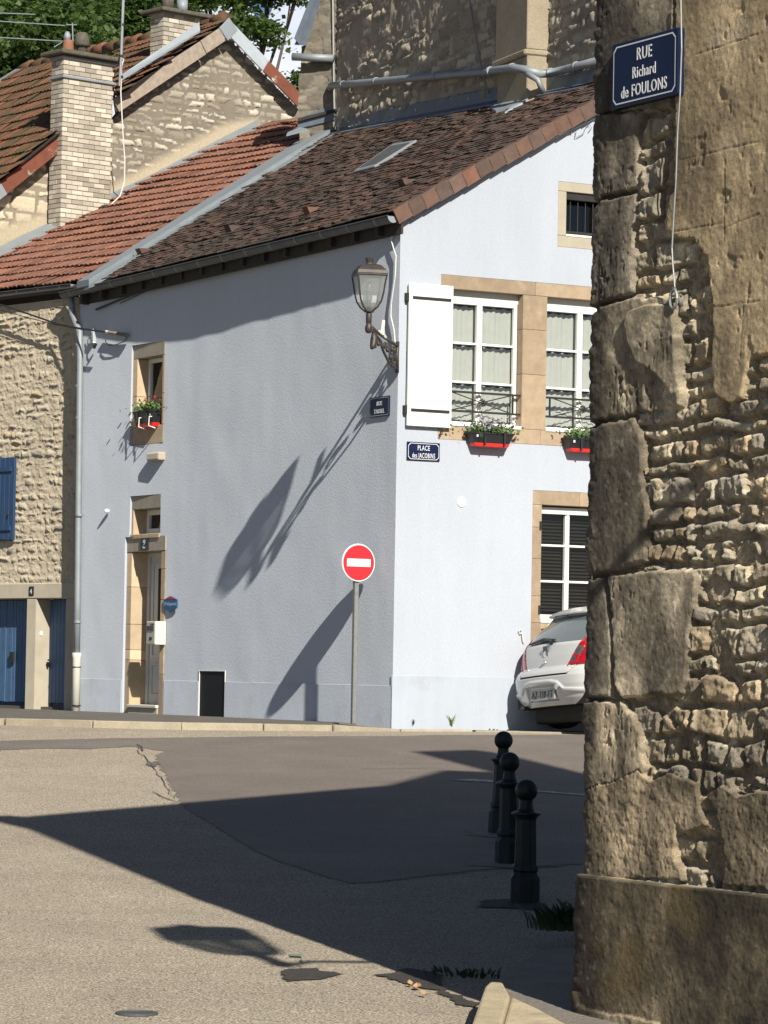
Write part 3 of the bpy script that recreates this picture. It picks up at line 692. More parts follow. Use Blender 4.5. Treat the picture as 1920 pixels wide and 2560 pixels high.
# ---- gable wall trims
FR = RF
def stone_r(u0, u1, z0, z1, m='stone', proud=-.002, depth=.26): return MB().box(FR, u0+.0015, u1-.0015, -depth, proud, z0+.0015, z1-.0015).build('stone_block', mt[m], house, bevel=.005)
mid = (U_w1+U_m)/2
stone_r(Us if Ulint < Us else Ulint, mid, Zt, Zl); stone_r(mid, U_w3+.16, Zt, Zl)
if Ulint > Us: MB().box(FR, Us, Ulint, -.26, 0, Zt, Zl).build('wall_infill', mt['render'], house)
stone_r(Us, mid+.1, Zs, Zb); stone_r(mid+.1, U_w3+.16, Zs, Zb)
stone_r(Us, U_w0, Zb, Zt); stone_r(U_w3, U_w3+.16, Zb, Zt)
z1_, z2_ = RW(1335, 825)[1], RW(1335, 937)[1]
for a_, b_ in ((Zb, z2_), (z2_, z1_), (z1_, Zt)): stone_r(U_w1, U_m, a_, b_)
bars = [RW(1160, 909)[1]+.0, RW(1160, 1000)[1]]
zf1 = Zt-.11; b1 = RW(1225, 860)[1]; b2 = RW(1225, 957)[1]
for (a_, b_) in ((U_w0, U_w1), (U_m, U_w3)):
    MB().box(FR, a_, b_, -.16, -.115, zf1, Zt).build('roller_box', mt['whitew'], house)
    casement(house, FR, a_+.01, b_-.01, Zb, zf1, .115, st=.048, bars=[b2, b1], bt=.012)
    MB().box(FR, a_, b_, -.12, .012, Zb-.012, Zb+.03).build('window_sill', mt['white'], house, bevel=.006)
    # iron guard rail
    rz1, rz0 = RW(1216, 983)[1], RW(1216, 1031)[1]
    rl = MB(); y0, y1 = -.05, -.03
    rl.box(FR, a_, b_, y0-.005, y1+.005, rz1-.012, rz1+.012); rl.box(FR, a_, b_, y0-.005, y1+.005, rz0-.012, rz0+.012)
    for x_ in (a_+.07, b_-.11): rl.box(FR, x_, x_+.016, y0, y1, rz0, rz1)
    cx_, cz_ = (a_+b_)/2, (rz0+rz1)/2
    for sx in (-1, 1):
        for sz in (-1, 1):
            p0 = FR[0]+RD*cx_+NR*(-.04)+UP*cz_; p1 = FR[0]+RD*(cx_+sx*((b_-a_)/2-.1))+NR*(-.04)+UP*(cz_+sz*(rz1-rz0)/2)
            rl.tube([p0, p1], .007, 6)
    rr = rl.build('guard_rail', mt['iron'], house)
    rs = MB(); O_ = FR[0]+RD*cx_+NR*-.03+UP*cz_
    rs.lathe([(.0, 0), (.022, 0), (.026, .01), (.012, .022), (0, .024)], O_, 10, NR)
    for k in range(8):
        t = k*math.pi/4; rs.lathe([(0, 0), (.013, 0), (.013, .01), (0, .014)], O_+RD*.038*math.cos(t)+UP*.038*math.sin(t), 6, NR)
    rs.build('rosette', mt['iron'], rr)
# lower window
L_ = LWZ
stone_r(L_['u0'], (L_['u0']+L_['uo'])/2+.1, L_['zi'], L_['zt']); stone_r((L_['u0']+L_['uo'])/2+.1, L_['uo'], L_['zi'], L_['zt'])
zz = [L_['zo']]+[RW(1340, y_)[1] for y_ in (1557, 1490, 1397, 1318)]+[L_['zi']]
for a_, b_ in zip(zz[:-1], zz[1:]):
    if b_-a_ > .02: stone_r(L_['u0'], L_['ui'], a_, b_); stone_r(L_['u1'], L_['uo'], a_, b_)
stone_r(L_['ui'], L_['u1'], L_['zo'], L_['zb']-.06)
casement(house, FR, L_['ui'], L_['u1'], L_['zb'], L_['zi']-.02, .12, st=.04, bars=[RW(1390, 1453)[1], RW(1390, 1363)[1]], bt=.012, curtain=False)
MB().box(FR, L_['ui'], L_['u1'], -.2, .01, L_['zb']-.06, L_['zb']).build('window_sill', mt['white'], house, bevel=.006)
MB().box(FR, L_['ui'], L_['u1'], -.118, -.09, L_['zi']-.10, L_['zi']-.02).build('blind_box', mt['whitew'], house)
mb = MB(); z = L_['zb']-.08
while z < L_['zi']-.08:
    mb.hexa([FR[0]+RD*x_+NR*y_+UP*zz_ for x_, y_, zz_ in ((L_['ui'], -.20, z), (L_['u1'], -.20, z), (L_['u1'], -.225, z+.02), (L_['ui'], -.225, z+.02))], [FR[0]+RD*x_+NR*y_+UP*(zz_+.003) for x_, y_, zz_ in ((L_['ui'], -.20, z), (L_['u1'], -.20, z), (L_['u1'], -.225, z+.02), (L_['ui'], -.225, z+.02))]); z += .042
o = mb.build('blind_slats', mt['blind'], house); o['kind'] = 'stuff'
for zc in (L_['zi']-.25, L_['zb']+.1): MB().box(FR, L_['ui']-.035, L_['ui']-.015, 0, .02, zc-.05, zc+.05).build('hinge_pin', mt['iron'], house)
# attic window
stone_r(AT['u0'], AT['uo'], AT['zi'], AT['zt'], 'concrete'); stone_r(AT['u0'], AT['uo'], AT['zo'], AT['zb'], 'concrete')
stone_r(AT['u0'], AT['ui'], AT['zb'], AT['zi'], 'concrete'); stone_r(AT['u1'], AT['uo'], AT['zb'], AT['zi'], 'concrete')
casement(house, FR, AT['ui'], AT['u1'], AT['zb'], AT['zi'], .2, st=.03, mull=False, m='blind', curtain=False)
MB().box(FR, AT['ui'], AT['u1'], -.19, .005, AT['zb'], AT['zb']+.025).build('window_sill', mt['white'], house)
mb = MB()
for x_ in (.09, .2, .31, .42, .53): mb.tube([Rp(AT['ui']+x_, AT['zb']+.03, -.06), Rp(AT['ui']+x_, AT['zi']-.05, -.06)], .006, 6)
mb.box(FR, AT['ui'], AT['u1'], -.07, -.05, AT['zb']+.045, AT['zb']+.07); mb.box(FR, AT['ui'], AT['u1'], -.1, -.02, AT['zi']-.09, AT['zi']-.02)
mb.build('window_bars', mt['iron'], house)
# shutter
su0, su1 = RW(1014, 880)[0], RW(1124, 880)[0]; sz1, sz0 = RW(1070, 712)[1], RW(1070, 1068)[1]
sh = MB().box(FR, su0, su1, .035, .07, sz0, sz1).build('shutter', mt['white'], house, bevel=.005)
for zc in (RW(1070, 748)[1], RW(1070, 1028)[1]):
    MB().box(FR, su0+.045, su1-.035, .07, .082, zc-.016, zc+.016).build('batten_hinge', mt['iron'], sh)
    MB().box(FR, su0-.03, su0+.0, .0, .06, zc-.05, zc+.05).build('hinge', mt['iron'], sh)
mb = MB(); mb.tube([Rp(su1-.09, sz0+.01, .06), Rp(su1-.1, sz0-.03, .07), Rp(su1-.13, sz0-.05, .04), Rp(su1-.13, sz0-.11, .03)], .008, 6); mb.build('shutter_catch', mt['iron'], sh)
mb = MB(); Ov = Rp(*RW(1153, 1255), 0); mb.lathe([(.060, 0), (.060, .012), (.050, .016), (.046, .006), (0, .006)], Ov, 28, NR); mb.build('vent_cover', mt['white'], house, smooth=False)

# ---- roof
def tile_field(parent, PL, origin, eu, ev, nrm, nu, nv, tw, th, poly_px, mesh_fn, m, capn, nm, stuffnm, seed, near=True, off=0., overlap=None, jit=.5, dark=None):
    """tiles on a plane: eu along the eave, ev up the slope; kept where their centre falls inside the outline"""
    r = random.Random(seed); T = []
    for j_ in range(nv[0], nv[1]):
        for i_ in range(nu[0], nu[1]):
            sh_ = (j_ % 2)*.5*tw if off else 0
            p = origin+eu*(i_*tw+sh_)+ev*(j_*th); x_, y_ = projv(p+ev*th*.5+eu*tw*.5)
            if not sdf(np.array([x_]), np.array([y_]), poly_px)[0] > 0: continue
            T.append((float(np.linalg.norm(p-EYEP)), p))
    T.sort(key=lambda t: t[0]); bv, bf = mesh_fn()
    bv = np.array(bv); proto = None; SV = []; SF = []; k = 0
    for n_, (d, p) in enumerate(T):
        p = p+nrm*(.05*float(fbm(p[0]*.9, p[1]*.9, 2, 31)))
        a1 = r.gauss(0, .012)*jit*2; a2 = r.gauss(0, .02)*jit; a3 = abs(r.gauss(0, .005))*jit*2
        e1 = n3(eu+ev*a1+nrm*a2*.3); n_2 = n3(nrm-e1*(nrm@e1)+ev*a2); e2 = np.cross(n_2, e1)
        q = p+nrm*a3
        if n_ < capn:
            Mx = Matrix(((e1[0], e2[0], n_2[0], q[0]), (e1[1], e2[1], n_2[1], q[1]), (e1[2], e2[2], n_2[2], q[2]), (0, 0, 0, 1)))
            if proto is None:
                proto = mkmesh(nm, bv, bf, m, None, smooth=False); proto.parent = parent; o_ = proto
            else: o_ = piece(proto, parent)
            o_.matrix_local = wm(parent).inverted()@Mx
        else:
            SV.append(q+np.outer(bv[:, 0], e1)+np.outer(bv[:, 1], e2)+np.outer(bv[:, 2], n_2)); SF += [tuple(i_+k for i_ in f_) for f_ in bf]; k += len(bv)
    if SV:
        o_ = mkmesh(stuffnm, np.concatenate(SV), SF, m, parent); o_['kind'] = 'stuff'
    print(nm, len(T))
EU = n3(P3-P1); EV = np.cross(HN, EU); EV = EV if EV[2] > 0 else -EV
EUx = -EU if np.cross(EU, EV)@HN < 0 else EU
TWI, THI = .165, .105
def flat_tile():
    t = .013; L0 = THI*1.9; a = TWI-.006
    v = [(0, 0, .012), (a, 0, .012), (a, L0, -.006), (0, L0, -.006), (0, 0, .012+t), (a, 0, .012+t), (a, L0, -.006+t), (0, L0, -.006+t)]
    return v, [(3, 2, 1, 0), (4, 5, 6, 7), (0, 1, 5, 4), (1, 2, 6, 5), (2, 3, 7, 6), (3, 0, 4, 7)]
Pcorner = P1-EU*.0
roofpoly = [(975, 545), (992, 524), (1500, 244), (1560, 208), (1560, 190), (1499, 206), (1270, 278), (860, 325), (852, 300), (870, 290), (220, 712), (205, 735)]
roofpoly = [(972, 546), (992, 524), (1505, 240), (1640, 160), (1640, 168), (1500, 200), (1270, 272), (860, 325), (838, 330), (225, 722), (200, 738)]
eo = P1.copy()
tile_field(house, None, eo-EV*.02, EU if np.cross(EU, EV)@HN > 0 else -EU, EV, HN, (-75, 75), (0, 90), TWI, THI, roofpoly, flat_tile, mt['tileb'], 292, 'tile', 'far_tiles', 3, off=1, jit=.8)
# deck under the tiles
dk = MB(); Rt = P1+(P2-P1)*2.1
pts = [P1, P3, V1, T0, HR(1500, 205), Rt]
pts = [P1-HN*.03, P3-HN*.03, V1-HN*.03, HR(860, 318)-HN*.03, HR(1500, 196)-HN*.03, HR(1640, 150)-HN*.03, Rt-HN*.03]
dk.add(pts+[p-HN*.05 for p in pts], [tuple(range(7)), tuple(range(13, 6, -1))]+[(i, (i+1) % 7, 7+(i+1) % 7, 7+i) for i in range(7)]); dk.build('roof_deck', mt['woodd'], house)
# verge tiles down the rake
rk = n3(P2-P1); L_r = np.linalg.norm(P2-P1)*1.35; k = int(L_r/.212); r = random.Random(5)
for i in range(k):
    a_ = P1+rk*(i*.212-.03); sn = np.cross(rk, NR); sn = sn if sn[2] > 0 else -sn
    h0 = .165+r.uniform(-.008, .008); b_ = a_+rk*.235; yo = .012+.014
    fr = (a_+HN*.02, n3(rk+sn*.05), NR, sn)
    mb = MB(); mb.box(fr, 0, .232, .0, .02, -h0, .012); mb.box(fr, 0, .232, -.13, .0, -.006, .012)
    o = mb.build('verge_tile', mt['verge'], house, bevel=.003)
# eave: gutter, fascia, brackets
ga = P1+n3(P1-P3)*-.02; gb = P3+EU*.45
def gutter(parent, A, B, outn, r0=.074, name='gutter', m='zincd', drop=.05, joints=8, ou=.02):
    d = n3(B-A); mb = MB(); n_ = 9; k = 2
    ring_ = [(-math.pi*i/(n_-1)) for i in range(n_)]
    vs = []; 
    for P_ in (A, B):
        for t in ring_: vs.append(P_+outn*(ou+r0*math.cos(t))+UP*(-drop+r0*math.sin(t)*1.05))
        for t in reversed(ring_): vs.append(P_+outn*(ou+(r0-.006)*math.cos(t))+UP*(-drop+(r0-.006)*math.sin(t)*1.05))
    m2 = 2*n_
    mb.add(vs, [(i, (i+1) % m2, m2+(i+1) % m2, m2+i) for i in range(m2)]); g_ = mb.build(name, mt[m], parent, smooth=True)
    for t in (0, 1):
        P_ = (A, B)[t]; MB().add([P_+outn*(ou+r0*math.cos(t_))+UP*(-drop+r0*math.sin(t_)*1.05) for t_ in ring_], [tuple(range(n_))]).build('gutter_end', mt['lead' if t == 0 else m], g_)
    MB().tube([A+outn*(ou+r0+.002)+UP*(-drop+.004), B+outn*(ou+r0+.002)+UP*(-drop+.004)], .008, 6).build('gutter_bead', mt['zincd'], g_)
    L = np.linalg.norm(B-A)
    for i in range(joints):
        q = A+d*(L*(i+.5)/joints); mb2 = MB()
        v2 = []
        for dd_ in (-.012, .012):
            for t in ring_: v2.append(q+d*dd_+outn*(ou+(r0+.004)*math.cos(t))+UP*(-drop+(r0+.004)*math.sin(t)*1.05))
        mb2.add(v2, [(i_, i_+1, n_+i_+1, n_+i_) for i_ in range(n_-1)]).build('gutter_strap', mt['zinc'], g_)
    return g_
gutter(house, ga, gb, NL, joints=14)
mb = MB()
A = P1-NL*.08; Bq = P3-NL*.08
mb.hexa([A-UP*.25, Bq-UP*.25, Bq-UP*.25-NL*.03, A-UP*.25-NL*.03], [A-UP*.02, Bq-UP*.02, Bq-UP*.02-NL*.03, A-UP*.02-NL*.03]); mb.build('fascia', mt['woodd'], house)  # dark board, deepened to stand in for the shadow band under the gutter
for i in range(15):
    s_ = .35+i*.58; zt_ = hz(Lp(s_, 0))-.10
    MB().box(LFs(s_), -.035, .035, -.01, .13, zt_-.21, zt_-.03).build('rafter_end', mt['woodd'], house)
# verge flashing between the two roofs
def strip(name, pts_l, pts_r, m, parent, th=.02, lift=0.):
    mb = MB(); n_ = len(pts_l); v = []
    for a_, b_ in zip(pts_l, pts_r): v += [a_+UP*lift, b_+UP*lift, b_+UP*(lift-th), a_+UP*(lift-th)]
    f = []
    for i in range(n_-1):
        for j_ in range(4): f.append((i*4+j_, i*4+(j_+1) % 4, (i+1)*4+(j_+1) % 4, (i+1)*4+j_))
    f += [(0, 1, 2, 3), tuple((n_-1)*4+i for i in (3, 2, 1, 0))]
    mb.add(v, f); return mb.build(name, mt[m], parent)
strip('verge_flashing', [HR(192, 722), HR(845, 304)], [HR(222, 716), HR(860, 318)], 'lead', house, lift=.10, th=.14)
strip('verge_flashing', [HR(222, 718), HR(858, 318)], [HR(238, 712), HR(866, 322)], 'lead', house, lift=.035, th=.05)
# ridge flashing at the foot of the tall wall
strip('ridge_flashing', [TO+UP*0+TD*t+UP*(hz(TO+TD*t)+.22) for t in (0, 3, 6, 9.6)], [TO+TN*.05+TD*t+UP*(hz(TO+TN*.05+TD*t)+.20) for t in (0, 3, 6, 9.6)], 'zincb', house, th=.2)
strip('ridge_flashing', [TO+TN*.05+TD*t+UP*(hz(TO+TN*.05+TD*t)+.035) for t in (-.1, 9.6)], [TO+TN*.22+TD*t+UP*(hz(TO+TN*.22+TD*t)+.045) for t in (-.1, 9.6)], 'zincb', house, th=.03)
strip('ridge_flashing', [HR(1262, 292), HR(1330, 228)], [HR(1305, 268), HR(1366, 222)], 'leadl', house, lift=.06, th=.05)
strip('ridge_flashing', [HR(1226, 280), HR(1262, 262)], [HR(1240, 290), HR(1300, 268)], 'lead', house, lift=.07, th=.05)
# skylight
sk = [HR(884, 436), HR(978, 384), HR(1048, 356), HR(940, 424)]
sk = [HR(886, 438), HR(940, 424), HR(1046, 358), HR(986, 368)]
mb = MB(); mb.hexa([p for p in sk], [p+HN*.055 for p in sk]); skl = mb.build('skylight', mt['zinc'], house, bevel=.01)
c_ = sum(sk)/4; ins = [c_+(p-c_)*.8+HN*.058 for p in sk]; MB().add(ins, [(0, 1, 2, 3)]).build('skylight_glass', mt['zincd'], skl)
# lifted vent tiles
for (x_, y_) in ((778, 535), (582, 580), (359, 637), (1016, 466)):
    p = HR(x_, y_); fr = (p+HN*.02, EU, -EV, HN)
    mb = MB(); mb.hexa([fr[0]+EU*a_+EV*b_ for a_, b_ in ((-.07, -.05), (.07, -.05), (.08, .12), (-.08, .12))], [fr[0]+EU*a_+EV*b_+HN*c__ for a_, b_, c__ in ((-.07, -.05, .10), (.07, -.05, .10), (.08, .12, .01), (-.08, .12, .01))]); mb.build('vent_tile', mt['verge'], house)
# downpipe
pp = [hit(x_, y_, E0+NL*.20, NL) for x_, y_ in ((178, 742), (179, 765), (181, 785), (190, 808), (199, 830), (200, 900), (197, 1200), (194, 1500), (192, 1632))]
top_ = P3-NL*.0-UP*.12
dp = MB().tube([pp[0], pp[1], pp[2], pp[3], pp[4]]+pp[5:], .045, 14).build('downpipe', mt['zinc'], house, smooth=True)
for y_ in (862, 965, 1045, 1288, 1555): 
    q = hit(198 if y_ < 1300 else 194, y_, E0+NL*.20, NL); MB().lathe([(.050, -.018), (.052, -.012), (.052, .012), (.050, .018)], q, 16).build('pipe_collar', mt['zinc'], dp)
fp = [hit(x_, y_, E0+NL*.20, NL) for x_, y_ in ((192, 1632), (191, 1784))]
fo = MB().lathe([(.062, 0), (.066, -.01), (.066, -.05), (.058, -.07), (.056, -(fp[0][2]-fp[1][2]))], fp[0], 18).build('pipe_foot', mt['pipew'], dp, smooth=True)
for y_ in (1668, 1764): MB().lathe([(.060, -.01), (.063, 0), (.060, .01)], hit(191, y_, E0+NL*.20, NL), 16).build('pipe_clamp', mt['iron'], fo)
# ============================================================ NEIGHBOUR STONE HOUSE (left)
nb = thing('stone_house', 'old rubble stone house with orange tiled roof and blue garage doors at the left', 'house', (*(E0+ND*1.5)[:2], 1.1))
def Np(u, z, h):
    u = np.asarray(u); return E0+u[..., None]*ND+h[..., None]*NN+z[..., None]*UP
zl1 = NW(80, 1458)[1]; zl0 = NW(80, 1497)[1]
gA = NW(67, 1600)[0]; gB = NW(91, 1600)[0]; gC = NW(164, 1600)[0]; gD = NW(168, 1600)[0]
wtop = P3[2]-.10
def nfn(u, z):
    i, h, d, rn, tl = rubble(u, z, .19, .10, 21, jit=.42, joint=.014, bev=.03)
    cov = fbm(u*1.3, z*1.3, 3, 9)                # mortar smeared over the stones
    st = i > 0
    i = np.where((cov > .05) | (fbm(u*6, z*6, 2, 91) > .17), 0, i); st = i > 0
    H = h*.024*(.3+rn)*np.where(st, 1, .5)+tl*.14*st+.024*fbm(u*12, z*12, 4, 4)+.012*fbm(u*45, z*45, 2, 6)
    base = np.array([.42, .36, .27]); alt = np.array([.44, .395, .305]); al2 = np.array([.42, .32, .21]); al3 = np.array([.31, .28, .23])
    c = np.where(rn[..., None] < .4, base, np.where(rn[..., None] < .75, alt, np.where(rn[..., None] < .9, al3, al2)))
    mo = np.array([.44, .385, .29])*(1+.3*fbm(u*3, z*3, 3, 2))[..., None]
    c = np.where(st[..., None], c, mo)
    return H, i, c
def nmask(u, z): return ~((u > 0) & (z < zl1)) & ~((u > NW(40, 1250)[0]+.02) & (z > NW(20, 1345)[1]) & (z < NW(20, 1147)[1]) & (u < 99) & False)
relief(nb, Np, .0, 3.3, zl1, wtop, .013, nfn, {0: 'mortar', 999: 'small_stones'}, mt['relief'], cap=290, mask=None)
MB().box(NF, .0, 3.4, -.06, -.03, zl1-.1, wtop).build('wall_core', mt['dark'], nb)
# concrete lintel and posts
MB().box(NF, .02, 3.3, -.3, .02, zl0, zl1).build('lintel', mt['concrete'], nb, bevel=.012)
MB().box(NF, gB, gA, -.3, .015, 1.0, zl0-.002).build('door_post', mt['concrete'], nb, bevel=.01)
MB().box(NF, -.0, gC, -.3, .012, 1.0, zl0-.002).build('door_post', mt['concrete'], nb, bevel=.01)
rr_ = random.Random(8)
def planks(par, fr, u0, u1, z0, z1, dpt, n_, m, nm='plank', t=.02):
    w_ = (u1-u0)/n_
    for i in range(n_): MB().box(fr, u0+i*w_+.0025, u0+(i+1)*w_-.0025, dpt-t, dpt+rr_.uniform(-.003, .003), z0+rr_.uniform(0, .01), z1).build(nm, mt[m], par, bevel=.004)
zd = 1.75-.56
g1 = MB().box(NF, gC, gB, -.30, -.27, zd, zl0).build('garage_door', mt['blues'], nb); planks(g1, NF, gC+.01, gB-.01, zd+.05, zl0-.01, -.22, 8, 'bluep')
g2 = MB().box(NF, gA, 3.3, -.30, -.27, zd, zl0).build('garage_door', mt['blues'], nb); planks(g2, NF, gA+.03, 3.25, zd+.05, zl0-.01, -.22, 24, 'bluep')
hp = E0+ND*(gB-.1)-NN*.19+UP*NW(108, 1650)[1]
MB().tube([hp, hp+NN*.05, hp+NN*.05-ND*.06], .012, 6).build('door_handle', mt['iron'], g1)
MB().box(NF, gB-.04, gB+.06, -.20, -.18, NW(108, 1660)[1]-.05, NW(108, 1660)[1]+.03).build('latch', mt['iron'], g1)
hp = NW(2, 1650); MB().box(NF, hp[0]-.06, hp[0]+.03, -.20, -.17, hp[1]-.03, hp[1]+.12).build('latch', mt['iron'], g2)
MB().box(NF, gC, gB, -.26, -.1, 1.0, zd-.0).build('threshold', mt['mortard'], nb)
MB().box(NF, gA, 3.3, -.26, -.1, 1.0, zd-.0).build('threshold', mt['mortard'], nb)
q = NW(102, 1583); MB().box((E0, NN, ND, UP), -.10, -.05, gB-.012, gB-.002, q[1]-.03, q[1]+.03).build('door_bell', mt['white'], nb)
# blue shutter
u0 = NW(45, 1250)[0]; z1 = NW(20, 1145)[1]; z0 = NW(20, 1351)[1]
shb = MB().box(NF, u0, u0+.78, .04, .06, z0, z1).build('shutter', mt['blues'], nb); planks(shb, NF, u0, u0+.78, z0, z1, .078, 7, 'blues', t=.016)
for zc in (z0+.17, z1-.17): MB().box(NF, u0+.05, u0+.74, .08, .10, zc-.035, zc+.035).build('batten', mt['blues'], shb, bevel=.004)
MB().tube([E0+ND*(u0+.08)+NN*.10+UP*(z0+.42), E0+ND*(u0+.08)+NN*.11+UP*(z0+.36)], .012, 6).build('shutter_catch', mt['iron'], shb)
# orange roof
e1 = ND; OEV = np.cross(ON, e1); OEV = OEV if OEV[2] > 0 else -OEV
OEU = e1 if np.cross(e1, OEV)@ON > 0 else -e1
OTW, OTH = .215, .355
def wave_tile():
    v = []; n_ = 12; L0 = OTH*1.12; w_ = OTW
    for (yy, lift) in ((0, .030), (L0, -.004)):
        for k in range(n_+1):
            x_ = w_*k/n_; z = .016*abs(math.sin(math.pi*2*k/n_))**.8*1.5+(.012 if k in (0, n_) else 0)
            v.append((x_, yy, z+lift))
    m_ = n_+1; v += [(x_, y_, z-.018) for x_, y_, z in v[:m_]]
    f = [(k, k+1, m_+k+1, m_+k) for k in range(n_)]+[(2*m_+k, 2*m_+k+1, k+1, k) for k in range(n_)]
    return v, f
opoly = [(-60, 745), (185, 703), (205, 705), (840, 300), (760, 296), (700, 308), (640, 322), (-60, 668)]
o0 = OR(-10, 730)
tile_field(nb, None, OR(188, 706), OEU, OEV, ON, (-40, 60), (-1, 26), OTW, OTH, opoly, wave_tile, mt['tileo'], 295, 'roof_tile', 'far_roof_tiles', 6, jit=.25)
pts = [OR(*p)-ON*.03 for p in ((-120, 752), (200, 712), (856, 290), (640, 300), (-120, 690))]
MB().add(pts+[p-ON*.05 for p in pts], [(0, 1, 2, 3, 4), (9, 8, 7, 6, 5)]+[(i, (i+1) % 5, 5+(i+1) % 5, 5+i) for i in range(5)]).build('roof_deck', mt['woodd'], nb)
ga_ = OR(186, 706); gb_ = OR(-80, 738)
gutter(nb, ga_, gb_, NN, r0=.065, joints=5, ou=-.0, drop=.03)
a_, b_ = ga_-NN*.05, gb_-NN*.05
MB().hexa([a_-UP*.24, b_-UP*.24, b_-UP*.24-NN*.04, a_-UP*.24-NN*.04], [a_-UP*.02, b_-UP*.02, b_-UP*.02-NN*.04, a_-UP*.02-NN*.04]).build('fascia', mt['woodd'], nb)
MB().hexa([a_-UP*.30-NN*.02, b_-UP*.30-NN*.02, b_-UP*.30-NN*.5, a_-UP*.30-NN*.5], [a_-UP*.23-NN*.02, b_-UP*.23-NN*.02, b_-UP*.23-NN*.5, a_-UP*.23-NN*.5]).build('soffit', mt['woodd'], nb)
# zinc soaker along the gable wall
fl = [(-60, 660), (0, 634), (170, 546), (380, 437), (520, 372), (646, 313)]
strip('wall_flashing', [OR(x_, y_)+UP*.11 for x_, y_ in fl], [OR(x_, y_+14)+UP*.03 for x_, y_ in fl], 'lead', nb, th=.02)
for i in range(12):
    x_ = -20+i*55; y_ = np.interp(x_, [p[0] for p in fl], [p[1] for p in fl])+20; p = OR(x_, y_)+ON*.045
    MB().hexa([p, p+GD*.10, p+GD*.10+GN*.16, p+GN*.16], [p+ON*.012, p+GD*.10+ON*.012, p+GD*.10+GN*.16+ON*.012, p+GN*.16+ON*.012]).build('flashing_tab', mt['lead'], nb)

# ============================================================ GABLE HOUSE (upper left)
gh = thing('gable_house', 'stone gable house with mossy tiled roof and two brick chimneys behind the orange roof', 'house', (*GA[:2], 7))
def Gp(u, z, h): u = np.asarray(u); return GO+u[..., None]*GD+h[..., None]*GN+z[..., None]*UP
def gfn(u, z):
    big = u < 1.9
    i, h, d, rn, tl = rubble(u, z, .23, .115, 33, jit=.4, joint=.018, bev=.03)
    i2, h2, d2, rn2, tl2 = rubble(u, z, .30, .20, 37, jit=.3, joint=.022, bev=.03)
    i = np.where(big, i2+(i2 > 0)*200000, i); h = np.where(big, h2, h); rn = np.where(big, rn2, rn); tl = np.where(big, tl2, tl)
    sh_ = (fbm(u*1.3, z*1.3, 3, 14) > .22) & ~big; i = np.where(sh_, 0, i); st = i > 0
    H = h*.03*st*(.3+rn)+tl*.1*st+.012*fbm(u*12, z*12, 3, 4)
    pal = np.array([[.32, .29, .235], [.26, .235, .19], [.36, .33, .27], [.29, .255, .195], [.50, .465, .39]])
    k = np.minimum((rn*5).astype(int), 4); c = pal[k]
    c = np.where(big[..., None], np.array([.55, .49, .37])*(.85+.3*rn)[..., None], c)
    mo = np.where(big[..., None], np.array([.27, .23, .175]), np.array([.21, .185, .145]))*(1+.35*fbm(u*3, z*3, 3, 2))[..., None]
    ren = np.clip(-sdf(*projv(Gp(u, z, H*0)), [(-90, 600), (0, 560), (130, 520), (300, 440), (560, 300), (650, 285), (660, 330), (640, 900), (-90, 900)])*-.05, 0, 1)
    c = np.where(st[..., None], c, mo); c = c*(1-ren[..., None])+np.array([.42, .36, .26])*ren[..., None]
    H = H*(1-ren)+ren*.015; i = np.where(ren > .5, 1, i)
    return H, i, c
wpoly = [(-90, 560), (0, 486), (128, 385), (150, 330), (285, 292), (310, 262), (420, 180), (556, 92), (575, 95), (640, 165), (745, 268), (770, 300), (770, 340), (640, 350), (-90, 700)]
def gmask(u, z):
    x_, y_ = projv(Gp(u, z, 0*u)); return sdf(x_, y_, wpoly) > 0
relief(gh, Gp, -.7, 6.3, 7.9, 12.4, .022, gfn, {0: 'mortar', 1: 'render_coat', 999: 'small_stones'}, mt['relief'], cap=290, mask=gmask)
MB().add([GO+GD*u_-GN*.05+UP*z_ for u_, z_ in (tuple(GW(x_, y_)) for x_, y_ in wpoly)], [tuple(range(len(wpoly)))]).build('wall_core', mt['mortar'], gh)
AP = hit(565, 62, GO+GN*.25, GN); RID = n3(-GN*.55+LD*.45)
def rake(x_, y_, o=.25): return hit(x_, y_, GO+GN*o, GN)
# barge boards
def board(pts, name, m, parent, w_=.22, th=.035, o=.25):
    a_, b_ = rake(*pts[0], o), rake(*pts[1], o); d = n3(b_-a_); dn = np.cross(d, GN); dn = dn if dn[2] < 0 else -dn
    return MB().hexa([a_, b_, b_+dn*w_, a_+dn*w_], [a_-GN*th, b_-GN*th, b_+dn*w_-GN*th, a_+dn*w_-GN*th]).build(name, mt[m], parent, bevel=.006)
board([(550, 70), (502, 102)], 'barge_board', 'wood', gh, .23); board([(501, 103), (283, 247)], 'barge_board', 'wood', gh, .235)
board([(572, 46), (673, 152)], 'barge_sheet', 'leadl', gh, .22, o=.26); board([(674, 153), (760, 242)], 'barge_sheet', 'rust', gh, .22, o=.26)
board([(549, 70), (574, 44)], 'barge_cap', 'lead', gh, .26, o=.265)
board([(152, 330), (0, 452)], 'barge_sheet', 'rust', gh, .24, o=.30); board([(0, 452), (-60, 500)], 'barge_sheet', 'lead', gh, .24, o=.30)
